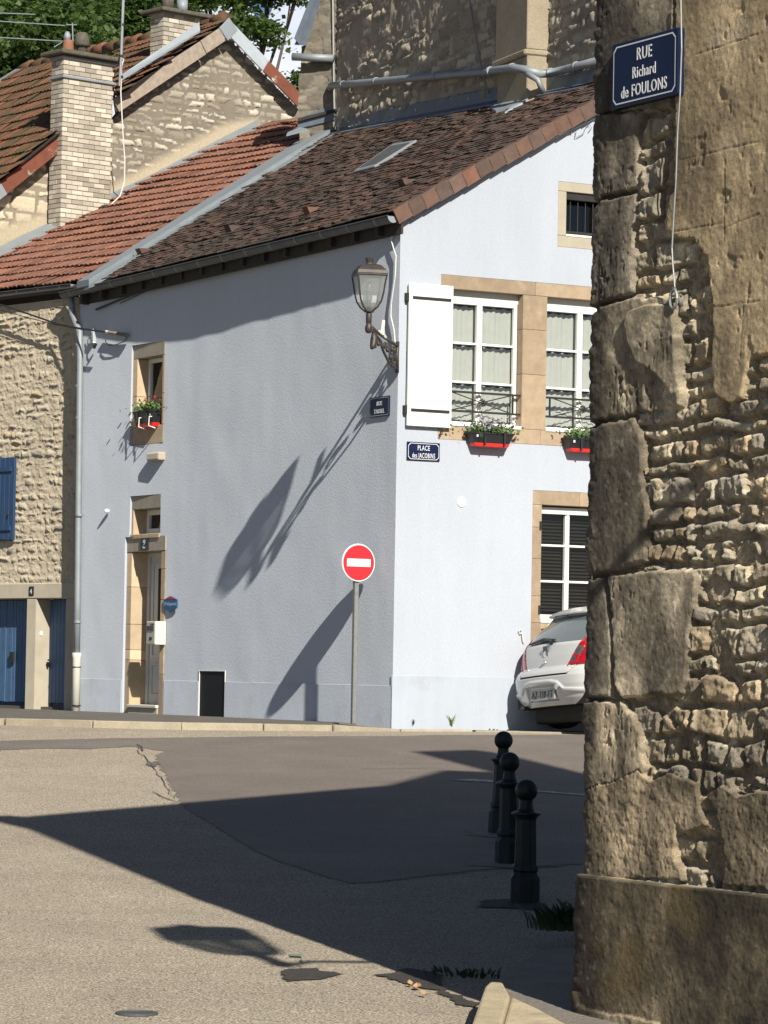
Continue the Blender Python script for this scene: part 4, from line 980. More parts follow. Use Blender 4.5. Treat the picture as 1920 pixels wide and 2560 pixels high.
# roof planes
RA0 = rake(283, 236, .25); RA1 = AP; GNr = n3(np.cross(RA1-RA0, RID)); GNr = GNr if GNr[2] > 0 else -GNr
def GR(x_, y_): return hit(x_, y_, RA1, GNr)
mEV = RID; ev_ = n3(np.cross(GNr, RID)); ev_ = ev_ if ev_[2] > 0 else -ev_; eu_ = RID if np.cross(RID, ev_)@GNr > 0 else -RID
gp1 = [(300, 232), (380, 178), (470, 118), (556, 60), (568, 44), (490, 62), (300, 118), (285, 140), (285, 236)]
tile_field(gh, None, RA1-eu_*10*.225, eu_, ev_, GNr, (-45, 60), (-30, 4), .225, .34, gp1, wave_tile, mt['tilem'], 290, 'roof_tile', 'far_roof_tiles', 9, jit=.5)
pts = [GR(*p)-GNr*.03 for p in gp1]; k = len(pts)
MB().add(pts, [tuple(range(k))]).build('roof_deck', mt['woodd'], gh)
RB0 = rake(152, 322, .32); RB1 = rake(0, 446, .32); GNb = n3(np.cross(RB1-RB0, RID)); GNb = GNb if GNb[2] > 0 else -GNb
def GRb(x_, y_): return hit(x_, y_, RB0, GNb)
ev_ = n3(np.cross(GNb, RID)); ev_ = ev_ if ev_[2] > 0 else -ev_; eu2 = RID if np.cross(RID, ev_)@GNb > 0 else -RID
gp2 = [(156, 322), (0, 448), (-60, 500), (-60, 235), (0, 205), (22, 195), (50, 176), (135, 155), (156, 150)]
tile_field(gh, None, RB0-eu2*20*.225, eu2, ev_, GNb, (-50, 80), (-30, 40), .225, .34, gp2, wave_tile, mt['tilem'], 290, 'roof_tile', 'far_roof_tiles', 10, jit=.5)
pts = [GRb(*p)-GNb*.03 for p in gp2]; MB().add(pts, [tuple(range(len(pts)))]).build('roof_deck', mt['woodd'], gh)
for a_, b_, G_ in (((50, 172), (140, 150), GRb), ((150, 146), (380, 92), GR), ((500, 62), (560, 44), GR)):
    A_, B_ = G_(*a_), G_(*b_); n_ = max(2, int(np.linalg.norm(B_-A_)/.38)); d = (B_-A_)/n_
    for i in range(n_): MB().tube([A_+d*i-UP*.03, A_+d*(i+1.08)+UP*.0], [.085, .11], 10).build('ridge_tile', mt['tilem'], gh, smooth=True)
strip('roof_edge', [GRb(-30, 222), GRb(44, 176)], [GRb(-26, 228), GRb(50, 180)], 'lead', gh, lift=.05, th=.04)
strip('valley_flashing', [rake(300, 205, .2)+UP*.1, rake(498, 70, .2)+UP*.10], [rake(300, 215, .26)+UP*.1, rake(500, 88, .26)+UP*.08], 'lead', gh, th=.03)
# chimneys built brick by brick
def chimney(px_l, px_c, px_r, ytop, ybot_c, base_z, nm_lab, o_, capm='moss', dl=None, bh=.075, bl=.21, bandy=(), ybot=None):
    """left face between px_l and px_c, main face between px_c and px_r, both vertical; main face parallel to the gable wall"""
    A_ = hit(px_c, ytop, GO+GN*o_, GN); B_ = hit(px_r, ytop, GO+GN*o_, GN); w_ = (B_-A_)@GD
    # depth of side face from its pixel width, side runs back along -GN
    dpt = .1
    for t in np.arange(.1, 2, .01):
        if projv(A_-GN*t)[0] <= px_l: dpt = t; break
    fr = (A_*[1, 1, 0], GD, GN, UP); zt = A_[2]; zb_ = base_z
    ch = MB().box(fr, .008, w_-.008, -dpt+.008, -.008, zb_, zt).build('chimney', mt['mortar'], gh)
    rows = int((zt-zb_)/bh); protos = {}
    def brick(L, Mx):
        key = round(L, 3)
        if key not in protos:
            mb = MB(); mb.box((np.zeros(3), np.array([1., 0, 0]), np.array([0, 1., 0]), UP), 0, L, -.03, 0, 0, bh-.012)
            o = mkmesh('brick', np.array(mb.v), mb.f, mt['brick'], None); o.parent = ch; protos[key] = o
        else: o = piece(protos[key], ch)
        o.matrix_local = wm(ch).inverted()@Mx
    def Mf(O, X, Y): return Matrix(((X[0], Y[0], 0, O[0]), (X[1], Y[1], 0, O[1]), (0, 0, 1, O[2]), (0, 0, 0, 1)))
    rc = random.Random(int(px_l)+3)
    for k in range(rows):
        z = zt-(k+1)*bh
        for (O, X, Y, L) in ((A_, GD, GN, w_), (A_-GN*dpt, GN, -GD, dpt)):
            x_ = -(bl/2) if k % 2 else 0.
            while x_ < L-.02:
                a0, a1 = max(x_, 0), min(x_+bl-.012, L)
                if a1-a0 > .03: brick(round(a1-a0, 2), Mf(O*[1, 1, 0]+X*a0+Y*.004*rc.uniform(0, 1.6)+UP*z, X, Y))
                x_ += bl
    for z in bandy: MB().box(fr, -.03, w_+.03, -dpt-.03, .035, z-.02, z+.02).build('band', mt['lead'], ch, bevel=.004)
    mb = MB().box(fr, -.12, w_+.14, -dpt-.16, .13, zt+.0, zt+.07); cp = mb.build('chimney_cap', mt['moss'], ch, bevel=.02, seg=2)
    return ch, fr, w_, dpt, zt
c1 = chimney(131, 160, 285, 136, 0, 8.0, '', .42, bandy=(hit(200, 148, GO+GN*.45, GN)[2], hit(200, 196, GO+GN*.45, GN)[2]))
c2 = chimney(378, 410, 500, 30, 0, 11.55, '', -.45, bandy=(hit(450, 36, GO-GN*.45, GN)[2],))
def pot(ch, fr, x_, y_, z, prof, m): MB().lathe(prof, fr[0]+GD*x_+GN*y_+UP*z, 14).build('chimney_pot', mt[m], ch, smooth=True)
pot(c1[0], c1[1], .16, -.12, c1[4]+.07, [(.085, 0), (.095, .05), (.08, .16), (.075, .19)], 'tileo')
pot(c1[0], c1[1], .14, -.12, c1[4]+.25, [(.05, 0), (.055, .08), (.03, .14), (0, .15)], 'lead')
pot(c1[0], c1[1], .48, -.2, c1[4]+.07, [(.09, 0), (.085, .12), (.10, .14), (.14, .15), (.11, .28), (.08, .36), (0, .37)], 'moss')
pot(c2[0], c2[1], .15, -.1, c2[4]+.07, [(.1, 0), (.1, .16), (.09, .2)], 'moss'); pot(c2[0], c2[1], .45, -.1, c2[4]+.07, [(.09, 0), (.09, .2)], 'lead')
MB().hexa([hit(x_, y_, GO+GN*.1, GN) for x_, y_ in ((372, 145), (408, 140), (408, 152), (372, 158))], [hit(x_, y_, GO+GN*.14, GN) for x_, y_ in ((372, 145), (408, 140), (408, 152), (372, 158))]).build('chimney_flashing', mt['lead'], c2[0])
# aerial mast on the gable, aerial rods at left
def gp_(x_, y_, o=.62): return hit(x_, y_, GO+GN*o, GN)
am = thing('aerial_mast', 'thin grey aerial mast with a white cable beside the brick chimney', 'mast', gp_(299, 215))
MB().tube([gp_(299, 215), gp_(303, 140), gp_(309, -25)], [.02, .022, .024], 10).build('pole', mt['zinc'], am)
for y_ in (62, 140, 192): MB().lathe([(.03, -.02), (.032, 0), (.03, .02)], gp_(303 if y_ > 100 else 307, y_), 10).build('clamp', mt['iron'], am)
MB().tube([gp_(*p) for p in ((302, 140), (309, 150), (304, 165), (303, 205), (302, 230), (307, 330), (312, 400), (311, 455), (300, 490), (274, 515), (274, 528))], .010, 6).build('cable', mt['cablew'], am)
ax = thing('roof_aerial', 'television aerial with long thin rods against the trees at top left', 'aerial', gp_(182, 120, .1))
MB().tube([gp_(183, 122, .1), gp_(181, 58, .1)], .012, 6).build('mast', mt['steel'], ax)
for a_, b_ in (((-60, 30), (88, 36)), ((-60, 49), (162, 64)), ((-60, 90), (172, 104)), ((165, 62), (192, 62)), ((200, 105), (212, 106)), ((135, 118), (172, 95))): MB().tube([gp_(*a_, .1), gp_(*b_, .1)], .008, 5).build('rod', mt['lead'], ax)

# ============================================================ TALL OLD BUILDING (top centre)
tb = thing('tall_building', 'tall dark rubble walled building with a buttress rising above the brown roof', 'building', (*T0[:2], 8.5))
def Tp(u, z, h): u = np.asarray(u); return TO+u[..., None]*TD+h[..., None]*TN+z[..., None]*UP
def tfn(u, z):
    i, h, d, rn, tl = rubble(u, z, .30, .13, 51, jit=.5, joint=.008, bev=.03)
    smooth_ = fbm(u*.45, z*.8, 3, 61) > .07
    i = np.where(smooth_, 1, i); st = i > 1
    H = np.where(st, h*.05*(.3+rn)+tl*.2, .03)+.05*fbm(u*7, z*7, 4, 4)+.015*fbm(u*30, z*30, 2, 7)
    pal = np.array([[.42, .375, .29], [.34, .30, .235], [.50, .45, .35], [.28, .25, .20]]); c = pal[np.minimum((rn*4).astype(int), 3)]
    c = np.where(st[..., None], c, np.array([.31, .275, .215])*(1+.6*fbm(u*2, z*2, 4, 2))[..., None])
    return H, i, c
def tmask(u, z):
    p = Tp(u, z, 0*u); x_, y_ = projv(p); return (p[..., 2] > hz(np.moveaxis(p, -1, 0))+.0)&(x_ > 838)
relief(tb, Tp, -.5, 9.8, 8.9, 12.6, .03, tfn, {0: 'mortar', 1: 'render_coat', 999: 'small_stones'}, mt['relief'], cap=290, mask=tmask)
MB().box(TF, -.5, 10, -.15, -.08, 8.7, 12.7).build('wall_core', mt['mortard'], tb)
# left return of the tall building, turned a little away
Lc = hit(845, 200, TO, TN); LDr = n3((-.93, .36, 0)); Ln = np.array([-LDr[1], LDr[0], 0]); Ln = Ln if Ln[1] < 0 else -Ln
def Fp(u, z, h): u = np.asarray(u); return Lc*[1, 1, 0]+u[..., None]*LDr+h[..., None]*Ln+z[..., None]*UP
def LT(x_, y_, o=0): return hit(x_, y_, Lc+Ln*o, Ln)
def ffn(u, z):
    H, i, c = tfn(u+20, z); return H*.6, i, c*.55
wl = (LT(748, 200)-Lc)@LDr
def fmask(u, z):
    p = Fp(u, z, 0*u); x_, y_ = projv(p); return sdf(x_, y_, [(750, 360), (745, 250), (752, 120), (790, 0), (800, -40), (900, -40), (900, 400)]) > 0
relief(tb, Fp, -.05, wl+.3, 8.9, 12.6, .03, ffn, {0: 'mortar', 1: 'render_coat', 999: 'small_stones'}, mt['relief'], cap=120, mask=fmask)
mb = MB(); q = [LT(838, 330), LT(752, 345), LT(756, 120), LT(795, 0), LT(800, -40), LT(845, -40)]; mb.add([p-Ln*.06 for p in q], [tuple(range(6))]); mb.build('wall_core', mt['mortard'], tb)
MB().hexa([LT(x_, y_, .25) for x_, y_ in ((796, -30), (812, -30), (766, 114), (736, 112))], [LT(x_, y_, -.05) for x_, y_ in ((796, -30), (812, -30), (766, 114), (736, 112))]).build('roof_edge', mt['zincb'], tb)
MB().hexa([LT(x_, y_, .32) for x_, y_ in ((785, -30), (797, -30), (748, 110), (735, 96))], [LT(x_, y_, .27) for x_, y_ in ((785, -30), (797, -30), (748, 110), (735, 96))]).build('barge_sheet', mt['zincb'], tb)
q = [LT(744, 322, .05), LT(836, 300, .05), LT(836, 262, .05), LT(744, 296, .05)]; MB().hexa(q, [p-Ln*.05 for p in q]).build('wall_base', mt['zincb'], tb)
q = [LT(744, 296, .10), LT(845, 270, .10), LT(845, 277, .10), LT(744, 304, .10)]; MB().hexa(q, [p-Ln*.15 for p in q]).build('wall_ledge', mt['woodd'], tb)
strip('roof_apron', [LT(720, 330, .3), LT(750, 318, .3)], [LT(716, 336, .4), LT(770, 322, .4)], 'lead', tb, th=.03)
# buttress
b0 = TW(1318, 60, .34); br = hit(1370, 60, TO+TN*0, TN); u1_ = (br-TO)@TD
ua = (hit(1318, 60, TO+TN*.34, TN)-TO)@TD; ub = (hit(1240, 60, TO+TN*.34, TN)-TO)@TD
# buttress: far end ub, near end ua, sunlit end face turned to the right
zc_ = hit(1290, 133, TO+TN*.34, TN)[2]
fb = TF
prj = .34
for t in np.arange(.1, 1.2, .01):
    if projv(TO+TD*((hit(1318, 60, TO+TN*t, TN)-TO)@TD)+UP*12)[0] > 1e9: pass
def but(z0, z1, e0, e1, o_, m='concrete'):
    return MB().box(TF, e0, e1, -.1, o_, z0, z1).build('buttress', mt[m], tb, bevel=.012)
mt['butt'] = mat('buttress_render', (.30, .255, .185), .9, var=.15, vs=4, bump=.5, bs=40, grain=.15, gs=60)
B1 = MB().box(TF, min(ub, ua), max(ub, ua), -.1, prj, zc_, 12.7).build('buttress', mt['butt'], tb, bevel=.012)
MB().box(TF, min(ub, ua)-.05, max(ub, ua)+.01, -.1, prj+.04, zc_-.08, zc_+.0).build('buttress_ledge', mt['butt'], tb, bevel=.02)
B2 = MB().box(TF, min(ub, ua)+.05, max(ub, ua)-.004, -.1, prj-.01, 8.8, zc_-.08).build('buttress', mt['butt'], tb, bevel=.012)
# zinc pipe
def tp_(x_, y_, o=.14): return hit(x_, y_, TO+TN*o, TN)
pp_ = [tp_(828, 214), tp_(900, 208), tp_(1050, 194), tp_(1215, 180), tp_(1232, 177, .45), tp_(1280, 170, .47), tp_(1312, 174, .47), tp_(1350, 184, .3), tp_(1372, 184, .15), tp_(1420, 172), tp_(1520, 146)]
wp = MB().tube(pp_, .055, 12).build('waste_pipe', mt['zinc'], tb, smooth=True)
for x_, y_ in ((858, 212), (940, 204), (1092, 190), (1225, 178), (1280, 170), (1376, 182), (1440, 166)):
    MB().lathe([(.063, -.03), (.066, 0), (.063, .03)], tp_(x_, y_, .14 if not 1220 < x_ < 1340 else .46), 12, TD).build('pipe_joint', mt['zinc'], wp)
MB().tube([tp_(1312, 182, .45), tp_(1345, 200, .4), tp_(1358, 232, .3)], .04, 10).build('pipe_branch', mt['zinc'], wp, smooth=True)
MB().tube([tp_(828, 214), tp_(826, 222, .05)], .06, 10).build('pipe_end', mt['zinc'], wp, smooth=True)
MB().tube([LT(731, 142, .2), LT(834, 146, .12)], .06, 12).build('waste_pipe', mt['zinc'], tb, smooth=True)
MB().tube([LT(832, -10, .05), LT(836, 290, .05)], .02, 6).build('wall_cable', mt['steel'], tb)
tag(settle(MB().tube([tp_(1170, -20, .06), tp_(1178, 30, .06), tp_(1205, 175, .18), tp_(1222, 235, .06)], .010, 6).build('drooping_cable', mt['steel'])), 'thin slack cable hanging down the tall dark wall', 'cable')
# ============================================================ STREET THINGS ON THE HOUSE
def plate(name, lab, fr, u0, u1, z0, z1, lines, out=.018, border=True, mm='enamel', cut=.03, bw=.006, bolts=False, rc=0.):
    t = thing(name, lab, 'street sign' if 'street' in name else 'number plate', fr[0]+fr[1]*((u0+u1)/2)+fr[2]*out+fr[3]*z0)
    MB().box(fr, u0, u1, .002, out, z0, z1).build('sign_plate', mt[mm], t, bevel=.004)
    if border:
        i = (u1-u0)*.03; a, b, c, d = u0+i, u1-i, z0+i, z1-i; k = cut; mb = MB()
        loop = [(a+k, c), (b-k, c), (b, c+k), (b, d-k), (b-k, d), (a+k, d), (a, d-k), (a, c+k)]
        mx, mz = (a+b)/2, (c+d)/2; n = len(loop); v = []
        for x, z in loop: v.append(fr[0]+fr[1]*x+fr[2]*(out+.0015)+fr[3]*z)
        for x, z in loop: v.append(fr[0]+fr[1]*(x-(x-mx)*2*bw/(b-a))+fr[2]*(out+.0015)+fr[3]*(z-(z-mz)*2*bw/(d-c)))
        mb.add(v, [(j, (j+1) % n, n+(j+1) % n, n+j) for j in range(n)]).build('border_line', mt['letter'], t)
    for s_, x, z, size, xs in lines:
        tx = text('lettering', s_, size, fr, mt['letter'], t, x=x, z=z, y=out+.002, xs=xs, bold=.012*size/.1*.1)
    return t
# right wall sign
a, b = RW(1016, 1128), RW(1098, 1128); z1 = RW(1056, 1106)[1]; z0 = RW(1056, 1152)[1]
w_ = b[0]-a[0]; h_ = z1-z0; cx_ = (a[0]+b[0])/2
plate('street_sign', 'blue enamel street sign reading PLACE des JACOBINS under the white shutter', RF, a[0], b[0], z0, z1,
      [('PLACE', cx_, z0+h_*.56, h_*.38, .66), ('des JACOBINS', cx_, z0+h_*.15, h_*.38, .56)])
# left wall sign: x axis must run left to right for the reader => towards the corner
LFm = (C, -LD, NL, UP)
a, b = -LW(927, 1016)[0], -LW(976, 1016)[0]; z1 = LW(950, 992)[1]; z0 = LW(950, 1042)[1]; h_ = z1-z0; cx_ = (a+b)/2
plate('street_sign', 'small blue enamel street sign reading RUE TASSEL below the wall lantern', LFm, a, b, z0, z1,
      [('RUE', cx_, z0+h_*.56, h_*.30, .95), ('TASSEL', cx_, z0+h_*.17, h_*.30, 1.0)], cut=.012, bw=.004)
s0 = LW(368, 1360)[0]; FN_ = (Lp(s0, 0), -LD, NL, UP); z1 = LW(368, 1345)[1]; z0 = LW(368, 1375)[1]
plate('house_number_plate', 'small black number plate 9 bis on the door lintel', FN_, -.115, .115, z0, z1, [('9', 0, z0+.062, .11, 1.5), ('bis', 0, z0+.02, .045, 1.4)], border=False, mm='blackp')
u_ = NW(82, 1478)[0]; FN4 = (E0, -ND, NN, UP); z1 = NW(82, 1466)[1]; z0 = NW(82, 1489)[1]
plate('house_number_plate', 'small black number plate 4 on the concrete garage lintel', FN4, -u_-.055, -u_+.055, z0, z1, [('4', -u_, z0+.025, .10, 1.)], border=False, mm='blackp', out=.032)
# hexagonal alarm board: pinned to the wall
pa = LW(431, 1510); FH = (Lp(pa[0], 0), -LD, NL, UP); hb = thing('alarm_sign', 'blue and red hexagonal alarm company board beside the door', 'sign', Lp(pa[0], pa[1]-.1, .02))
hx = [(-.20, pa[1]-.055), (0, pa[1]-.105), (.20, pa[1]-.055), (.20, pa[1]+.055), (0, pa[1]+.105), (-.20, pa[1]+.055)]
mt['bluesign'] = mat('blue_sign', (.012, .085, .22), .4, var=.05); mt['bluelet'] = mat('faint_sign_lettering', (.25, .38, .52), .5)
MB().prism(FH, hx, .015, .03).build('board', mt['bluesign'], hb)
MB().prism(FH, [(-.15, pa[1]+.066), (.15, pa[1]+.066), (0, pa[1]+.102)], .031, .034).build('red_roof', mt['red'], hb)
text('lettering', 'Delquam', .075, FH, mt['bluelet'], hb, x=.0, z=pa[1]-.02, y=.0315, xs=1.25)
# mailbox
pm = LW(405, 1583); FM = LFs(pm[0]); c0 = (FM[0]-C)@LD; zt_, zb__ = LW(405, 1554)[1], LW(405, 1612)[1]
mx_ = thing('mailbox', 'cream metal letterbox fixed to the door surround', 'mailbox', Lp(pm[0], zb__, .1))
fm = (Lp(LW(418, 1583)[0], 0), LD, NL, UP)
MB().box(fm, 0, .27, .01, .165, zb__, zt_).build('box', mt['cream'], mx_, bevel=.008, seg=2)
MB().box(fm, .012, .258, .165, .172, zb__+.01, zt_-.01).build('front_panel', mt['creamd'], mx_, bevel=.003)
MB().box(fm, .03, .24, .173, .182, zt_-.12, zt_-.06).build('letter_flap', mt['zincd'], mx_, bevel=.003)
MB().box(fm, .09, .16, .173, .177, zb__+.06, zb__+.10).build('name_holder', mt['blackp'], mx_)
MB().box(fm, .03, .13, .173, .178, zt_-.045, zt_-.03).build('keyhole', mt['zincd'], mx_)
# sensor
ps = LW(287, 1278); o = MB().lathe([(0, -.02), (.028, -.01), (.03, .02), (.015, .05), (0, .055)], Lp(ps[0], ps[1], .03), 12, NL).build('wall_sensor', mt['white']); tag(settle(o), 'tiny round white sensor on the pale blue wall left of the door', 'sensor')
# hook on the right wall
hk = [Rp(*RW(x_, y_), .03) for x_, y_ in ((1302, 1576), (1297, 1572), (1294, 1578), (1298, 1584), (1303, 1582), (1303, 1590), (1305, 1604), (1308, 1606))]
tag(settle(MB().tube(hk, .007, 6).build('wall_hook', mt['pipew'])), 'small white curled hook fixed low on the white gable wall', 'hook')
# planters
def leaves(mb, c, ex, ey, n, s_, r, spread=(1, 1, 1)):
    for i in range(n):
        p = c+ex*r.gauss(0, spread[0])+ey*r.gauss(0, spread[1])+UP*abs(r.gauss(0, spread[2])); a = n3([r.gauss(0, 1), r.gauss(0, 1), r.gauss(0, .7)]); b = n3(np.cross(a, [r.gauss(0, 1), r.gauss(0, 1), r.gauss(0, 1)]))
        k = s_*r.uniform(.6, 1.3); mb.add([p-a*k*.5, p+b*k*.4, p+a*k*.5, p-b*k*.4], [(0, 1, 2, 3)])
def planter(fr, u0, u1, z0, z1, y0, depth, lab, seed, flower='purple', fn=110, red=True, frac=.25):
    t = thing('flower_box', lab, 'planter', fr[0]+fr[1]*(u0+u1)/2+fr[2]*(y0+depth/2)+UP*z0, group=None); r = random.Random(seed)
    i = (u1-u0)*.07; zt = z0+(z1-z0)*frac; O, X_, Y_, Z_ = fr
    def q(x_, y_, z): return O+X_*x_+Y_*y_+Z_*z
    MB().hexa([q(u0+i, y0+.02, zt), q(u1-i, y0+.02, zt), q(u1-i, y0+depth-.03, zt), q(u0+i, y0+depth-.03, zt)], [q(u0, y0, z1-.02), q(u1, y0, z1-.02), q(u1, y0+depth, z1-.02), q(u0, y0+depth, z1-.02)]).build('trough', mt['blackp'], t, bevel=.006)
    MB().box(fr, u0-.008, u1+.008, y0-.008, y0+depth+.008, z1-.022, z1).build('trough_rim', mt['blackp'], t, bevel=.004)
    MB().hexa([q(u0+i*1.6, y0+.02, z0), q(u1-i*1.6, y0+.02, z0), q(u1-i*1.6, y0+depth-.03, z0), q(u0+i*1.6, y0+depth-.03, z0)], [q(u0+i, y0+.015, zt), q(u1-i, y0+.015, zt), q(u1-i, y0+depth-.02, zt), q(u0+i, y0+depth-.02, zt)]).build('drip_tray', mt['redp'], t, bevel=.006)
    mb = MB(); leaves(mb, q((u0+u1)/2, y0+depth/2, z1-.0), X_, Y_, 520, .040, r, ((u1-u0)*.28, depth*.35, .055))
    for k in range(14):
        p = q(r.uniform(u0, u1), y0+depth*r.random(), z1); pts = [p]; 
        for s_ in range(4): pts.append(pts[-1]+X_*r.gauss(0, .018)+Y_*r.gauss(0.008, .01)+UP*r.uniform(.01, .04)*(1 if r.random() > .3 else -.8))
        mb.tube(pts, .0025, 4); leaves(mb, pts[-1], X_, Y_, 6, .03, r, (.012, .012, .012))
    o_ = mb.build('foliage', mt['leafp'], t)
    mb = MB(); leaves(mb, q((u0+u1)/2-.02, y0+depth/2+.02, z1+.04), X_, Y_, fn, .036, r, ((u1-u0)*.24, depth*.35, .075)); mb.build('flowers', mt[flower], t)
    for f_ in (.28, .75): MB().box(fr, u0+(u1-u0)*f_, u0+(u1-u0)*f_+.022, y0+depth+.004, y0+depth+.014, zt-.03, z1).build('strap', mt['iron'], t)
    MB().box(fr, u0+(u1-u0)*.1, u0+(u1-u0)*.1+.025, y0+depth+.002, y0+depth+.005, (zt+z1)/2-.0, (zt+z1)/2+.03).build('tag', mt['letter'], t)
    return t
ua_, ub_ = RW(1172, 1095, .1)[0], RW(1276, 1095, .1)[0]; zz0, zz1 = RW(1222, 1117, .15)[1], RW(1222, 1081, .15)[1]
planter(RF, ua_, ub_, zz0, zz1, .012, .17, 'black and red flower box with mauve flowers below the first big window', 3)
d_ = RW(1414, 1100, .1)[0]-ua_
planter(RF, ua_+d_, ub_+d_, zz0, zz1, .012, .17, 'black and red flower box with sparse greenery beside the foreground wall', 4, fn=12)
# small window planter, standing on its sill
sp = (LW(352, 1060, .0)[0], ); zp1 = LW(380, 1031, .1)[1]; zp0 = LW(380, 1064, .1)[1]
u0p, u1p = SW[0]+.09, SW[1]-.26
pl = planter((Lp(0, 0)*0+FSW[0]-LD*((FSW[0]-C)@LD), LD, NL, UP), u0p, u1p, zb-.03+.0, zb+.20, -.06, .17, 'black trough with red geraniums on the small left window', 9, 'pinkf', 26)
for f_ in (.0, .5): 
    fq = (FSW[0]-LD*((FSW[0]-C)@LD), LD, NL, UP); x_ = u0p+.05+(u1p-u0p)*f_
    MB().tube([fq[0]+LD*x_+NL*.0+UP*(zb+.12), fq[0]+LD*x_+NL*.135+UP*(zb+.10), fq[0]+LD*x_+NL*.14+UP*(zb-.02), fq[0]+LD*(x_-.02)+NL*.05+UP*(zb-.05)], .008, 6).build('bracket', mt['white'], pl)

# ============================================================ LANTERN
def lantern(loc, dirv, lab, reach=.95, s_=1., plain=False):
    """bracket lantern; local x = outwards along the arm, z up, origin at the bracket's foot on the wall corner"""
    ang = math.atan2(dirv[1], dirv[0]); t = thing('wall_lantern', lab, 'lamp', loc, rotz=ang); t.scale = (s_, s_, s_); reach = reach/s_
    X_ = np.array([1., 0, 0]); Y_ = np.array([0, 1., 0]); f0 = (np.zeros(3), X_, Y_, UP)
    br = MB(); r_ = reach
    q_ = r_/.95
    br.tube([(0, 0, .27), (.12*q_, 0, .285), (.35*q_, 0, .315), (.6*q_, 0, .35), (r_-.12, 0, .40), (r_-.05, 0, .365), (r_, 0, .38)], .020, 8)
    if not plain: br.tube([(0.0, 0, -.02), (.05*q_, 0, .0), (.28*q_, 0, .05), (.46*q_, 0, .16), (.6*q_, 0, .29), (r_-.08, 0, .37)], .016, 8)
    if not plain: br.tube([(.0, 0, -.05), (.01, 0, .15), (.0, 0, .32)], .024, 8)
    B_ = br.build('bracket', mt['bronze'], t, world=False, smooth=True)
    sc = MB()
    if plain: sc = MB()
    def spiral(cx, cz, R, a0, turns, sgn=1, th=.013):
        pts = []
        for k in range(22):
            q = k/21; a = a0+sgn*turns*2*math.pi*q; rr = R*(1-.8*q); pts.append(((cx+rr*math.cos(a))*q_, 0, (cz+rr*math.sin(a))*.74-.01))
        sc.tube(pts, th, 6)
    spiral(.13, .24, .11, 1.5, 1.3); spiral(.15, .12, .09, -1.2, 1.3, -1); spiral(.40, .34, .065, 3.4, 1.2); spiral(.56, .36, .05, 0, 1.2, -1)
    for cx, cz in ((.10, .30), (.22, .17), (.18, .30), (.33, .27), (.50, .31), (.62, .33), (.70, .36), (.74, .28)): sc.lathe([(0, -.02), (.026, -.015), (.03, 0), (.026, .015), (0, .02)], (cx*q_, 0, cz*.74-.01), 8, Y_)
    sc.tube([(.80*q_, 0, .34), (.77*q_, 0, .28), (.80*q_, 0, .20), (.84*q_, 0, .16)], [.02, .045, .04, .02], 8)
    if not plain: sc.build('scrollwork', mt['bronze'], t, world=False, smooth=True)
    z0 = .385
    pst = MB().lathe([(.022, -.06), (.040, -.04), (.045, 0), (.038, .03), (.028, .05), (.034, .06), (.036, .16), (.030, .175), (.045, .19), (.05, .21)], (r_, 0, z0), 14).build('post', mt['bronze'], t, world=False, smooth=True)
    zb = z0+.19; H_ = .42; rot = math.radians(12)-ang+math.radians(0)
    # four sided lantern: curved ribs
    prof = [(.04, 0), (.10, .05), (.145, .12), (.17, .22), (.185, .32), (.205, H_)]
    def rim(k, q): a = rot+math.pi/4+k*math.pi/2; return np.array([r_+q[0]*1.18*math.cos(a), q[0]*1.18*math.sin(a), zb+q[1]])
    rb = MB()
    for k in range(4): rb.tube([rim(k, q) for q in prof], .011, 6)
    for k in range(4): rb.tube([rim(k, prof[-1]), rim(k+1, prof[-1])], .013, 6)
    rb.lathe([(.05, -.01), (.06, .0), (.05, .02)], (r_, 0, zb), 12); rb.build('frame', mt['bronze'], t, world=False)
    for k in range(4):
        v = []
        for q in prof: v += [rim(k, (q[0]*.98, q[1])), rim(k+1, (q[0]*.98, q[1]))]
        mkmesh('glass_panel', v, [(2*i, 2*i+1, 2*i+3, 2*i+2) for i in range(len(prof)-1)], mt['lglass'], t, world=False)
    roof = MB(); rp = [(.218, H_+.01), (.20, H_+.05), (.14, H_+.11), (.09, H_+.125)]; v = []
    for q in rp: v += [rim(k, q) for k in range(4)]
    fs = [(i*4+j, i*4+(j+1) % 4, (i+1)*4+(j+1) % 4, (i+1)*4+j) for i in range(3) for j in range(4)]+[(12, 13, 14, 15), (3, 2, 1, 0)]
    roof.add(v, fs); rf = roof.build('roof_cap', mt['bronze'], t, world=False, bevel=.004)
    MB().lathe([(.05, 0), (.04, .03), (.052, .075), (.054, .085), (.04, .085)], (r_, 0, zb+H_+.115), 12).build('finial', mt['bronze'], rf, world=False)
    MB().lathe([(.022, 0), (.022, .1), (.035, .13), (.035, .30), (.02, .33), (0, .34)], (r_, 0, zb+.01), 10).build('bulb', mt['lglass'], t, world=False, smooth=True)
    return t
footz = RW(992, 922)[1]
ldir = -LD*.6+NL*.735; ldir = ldir/np.linalg.norm(ldir)
lantern(C+UP*footz+ldir*.03, ldir, 'brown cast iron wall lantern on a scrolled bracket at the house corner', .95)
Lq = ground(600, 2370); t_ = 10.1; LOFF = float((Lq-SD*t_-Q0)@NL); lp = Lq-SD*t_
LPX = lp
print('lantern2', projv(lp)); lantern(np.array([*(lp-NL*(LOFF-.04))[:2], lp[2]-1.2]), NL, 'brown cast iron wall lantern high on the old corner building', LOFF-.04, 1.7, True)
o = MB(); b_ = C+UP*footz+ldir*.03; k = lambda d, z, y=0: b_+ldir*d+UP*z
o.tube([k(.52, .345), k(.50, .44), k(.48, .52)], [.03, .022, .02], 8); o.tube([k(.42, .33), k(.62, .37)], .024, 8)
tag(settle(o.build('festoon_socket', mt['cream'])), 'cream plastic socket left on top of the corner lantern bracket', 'socket')
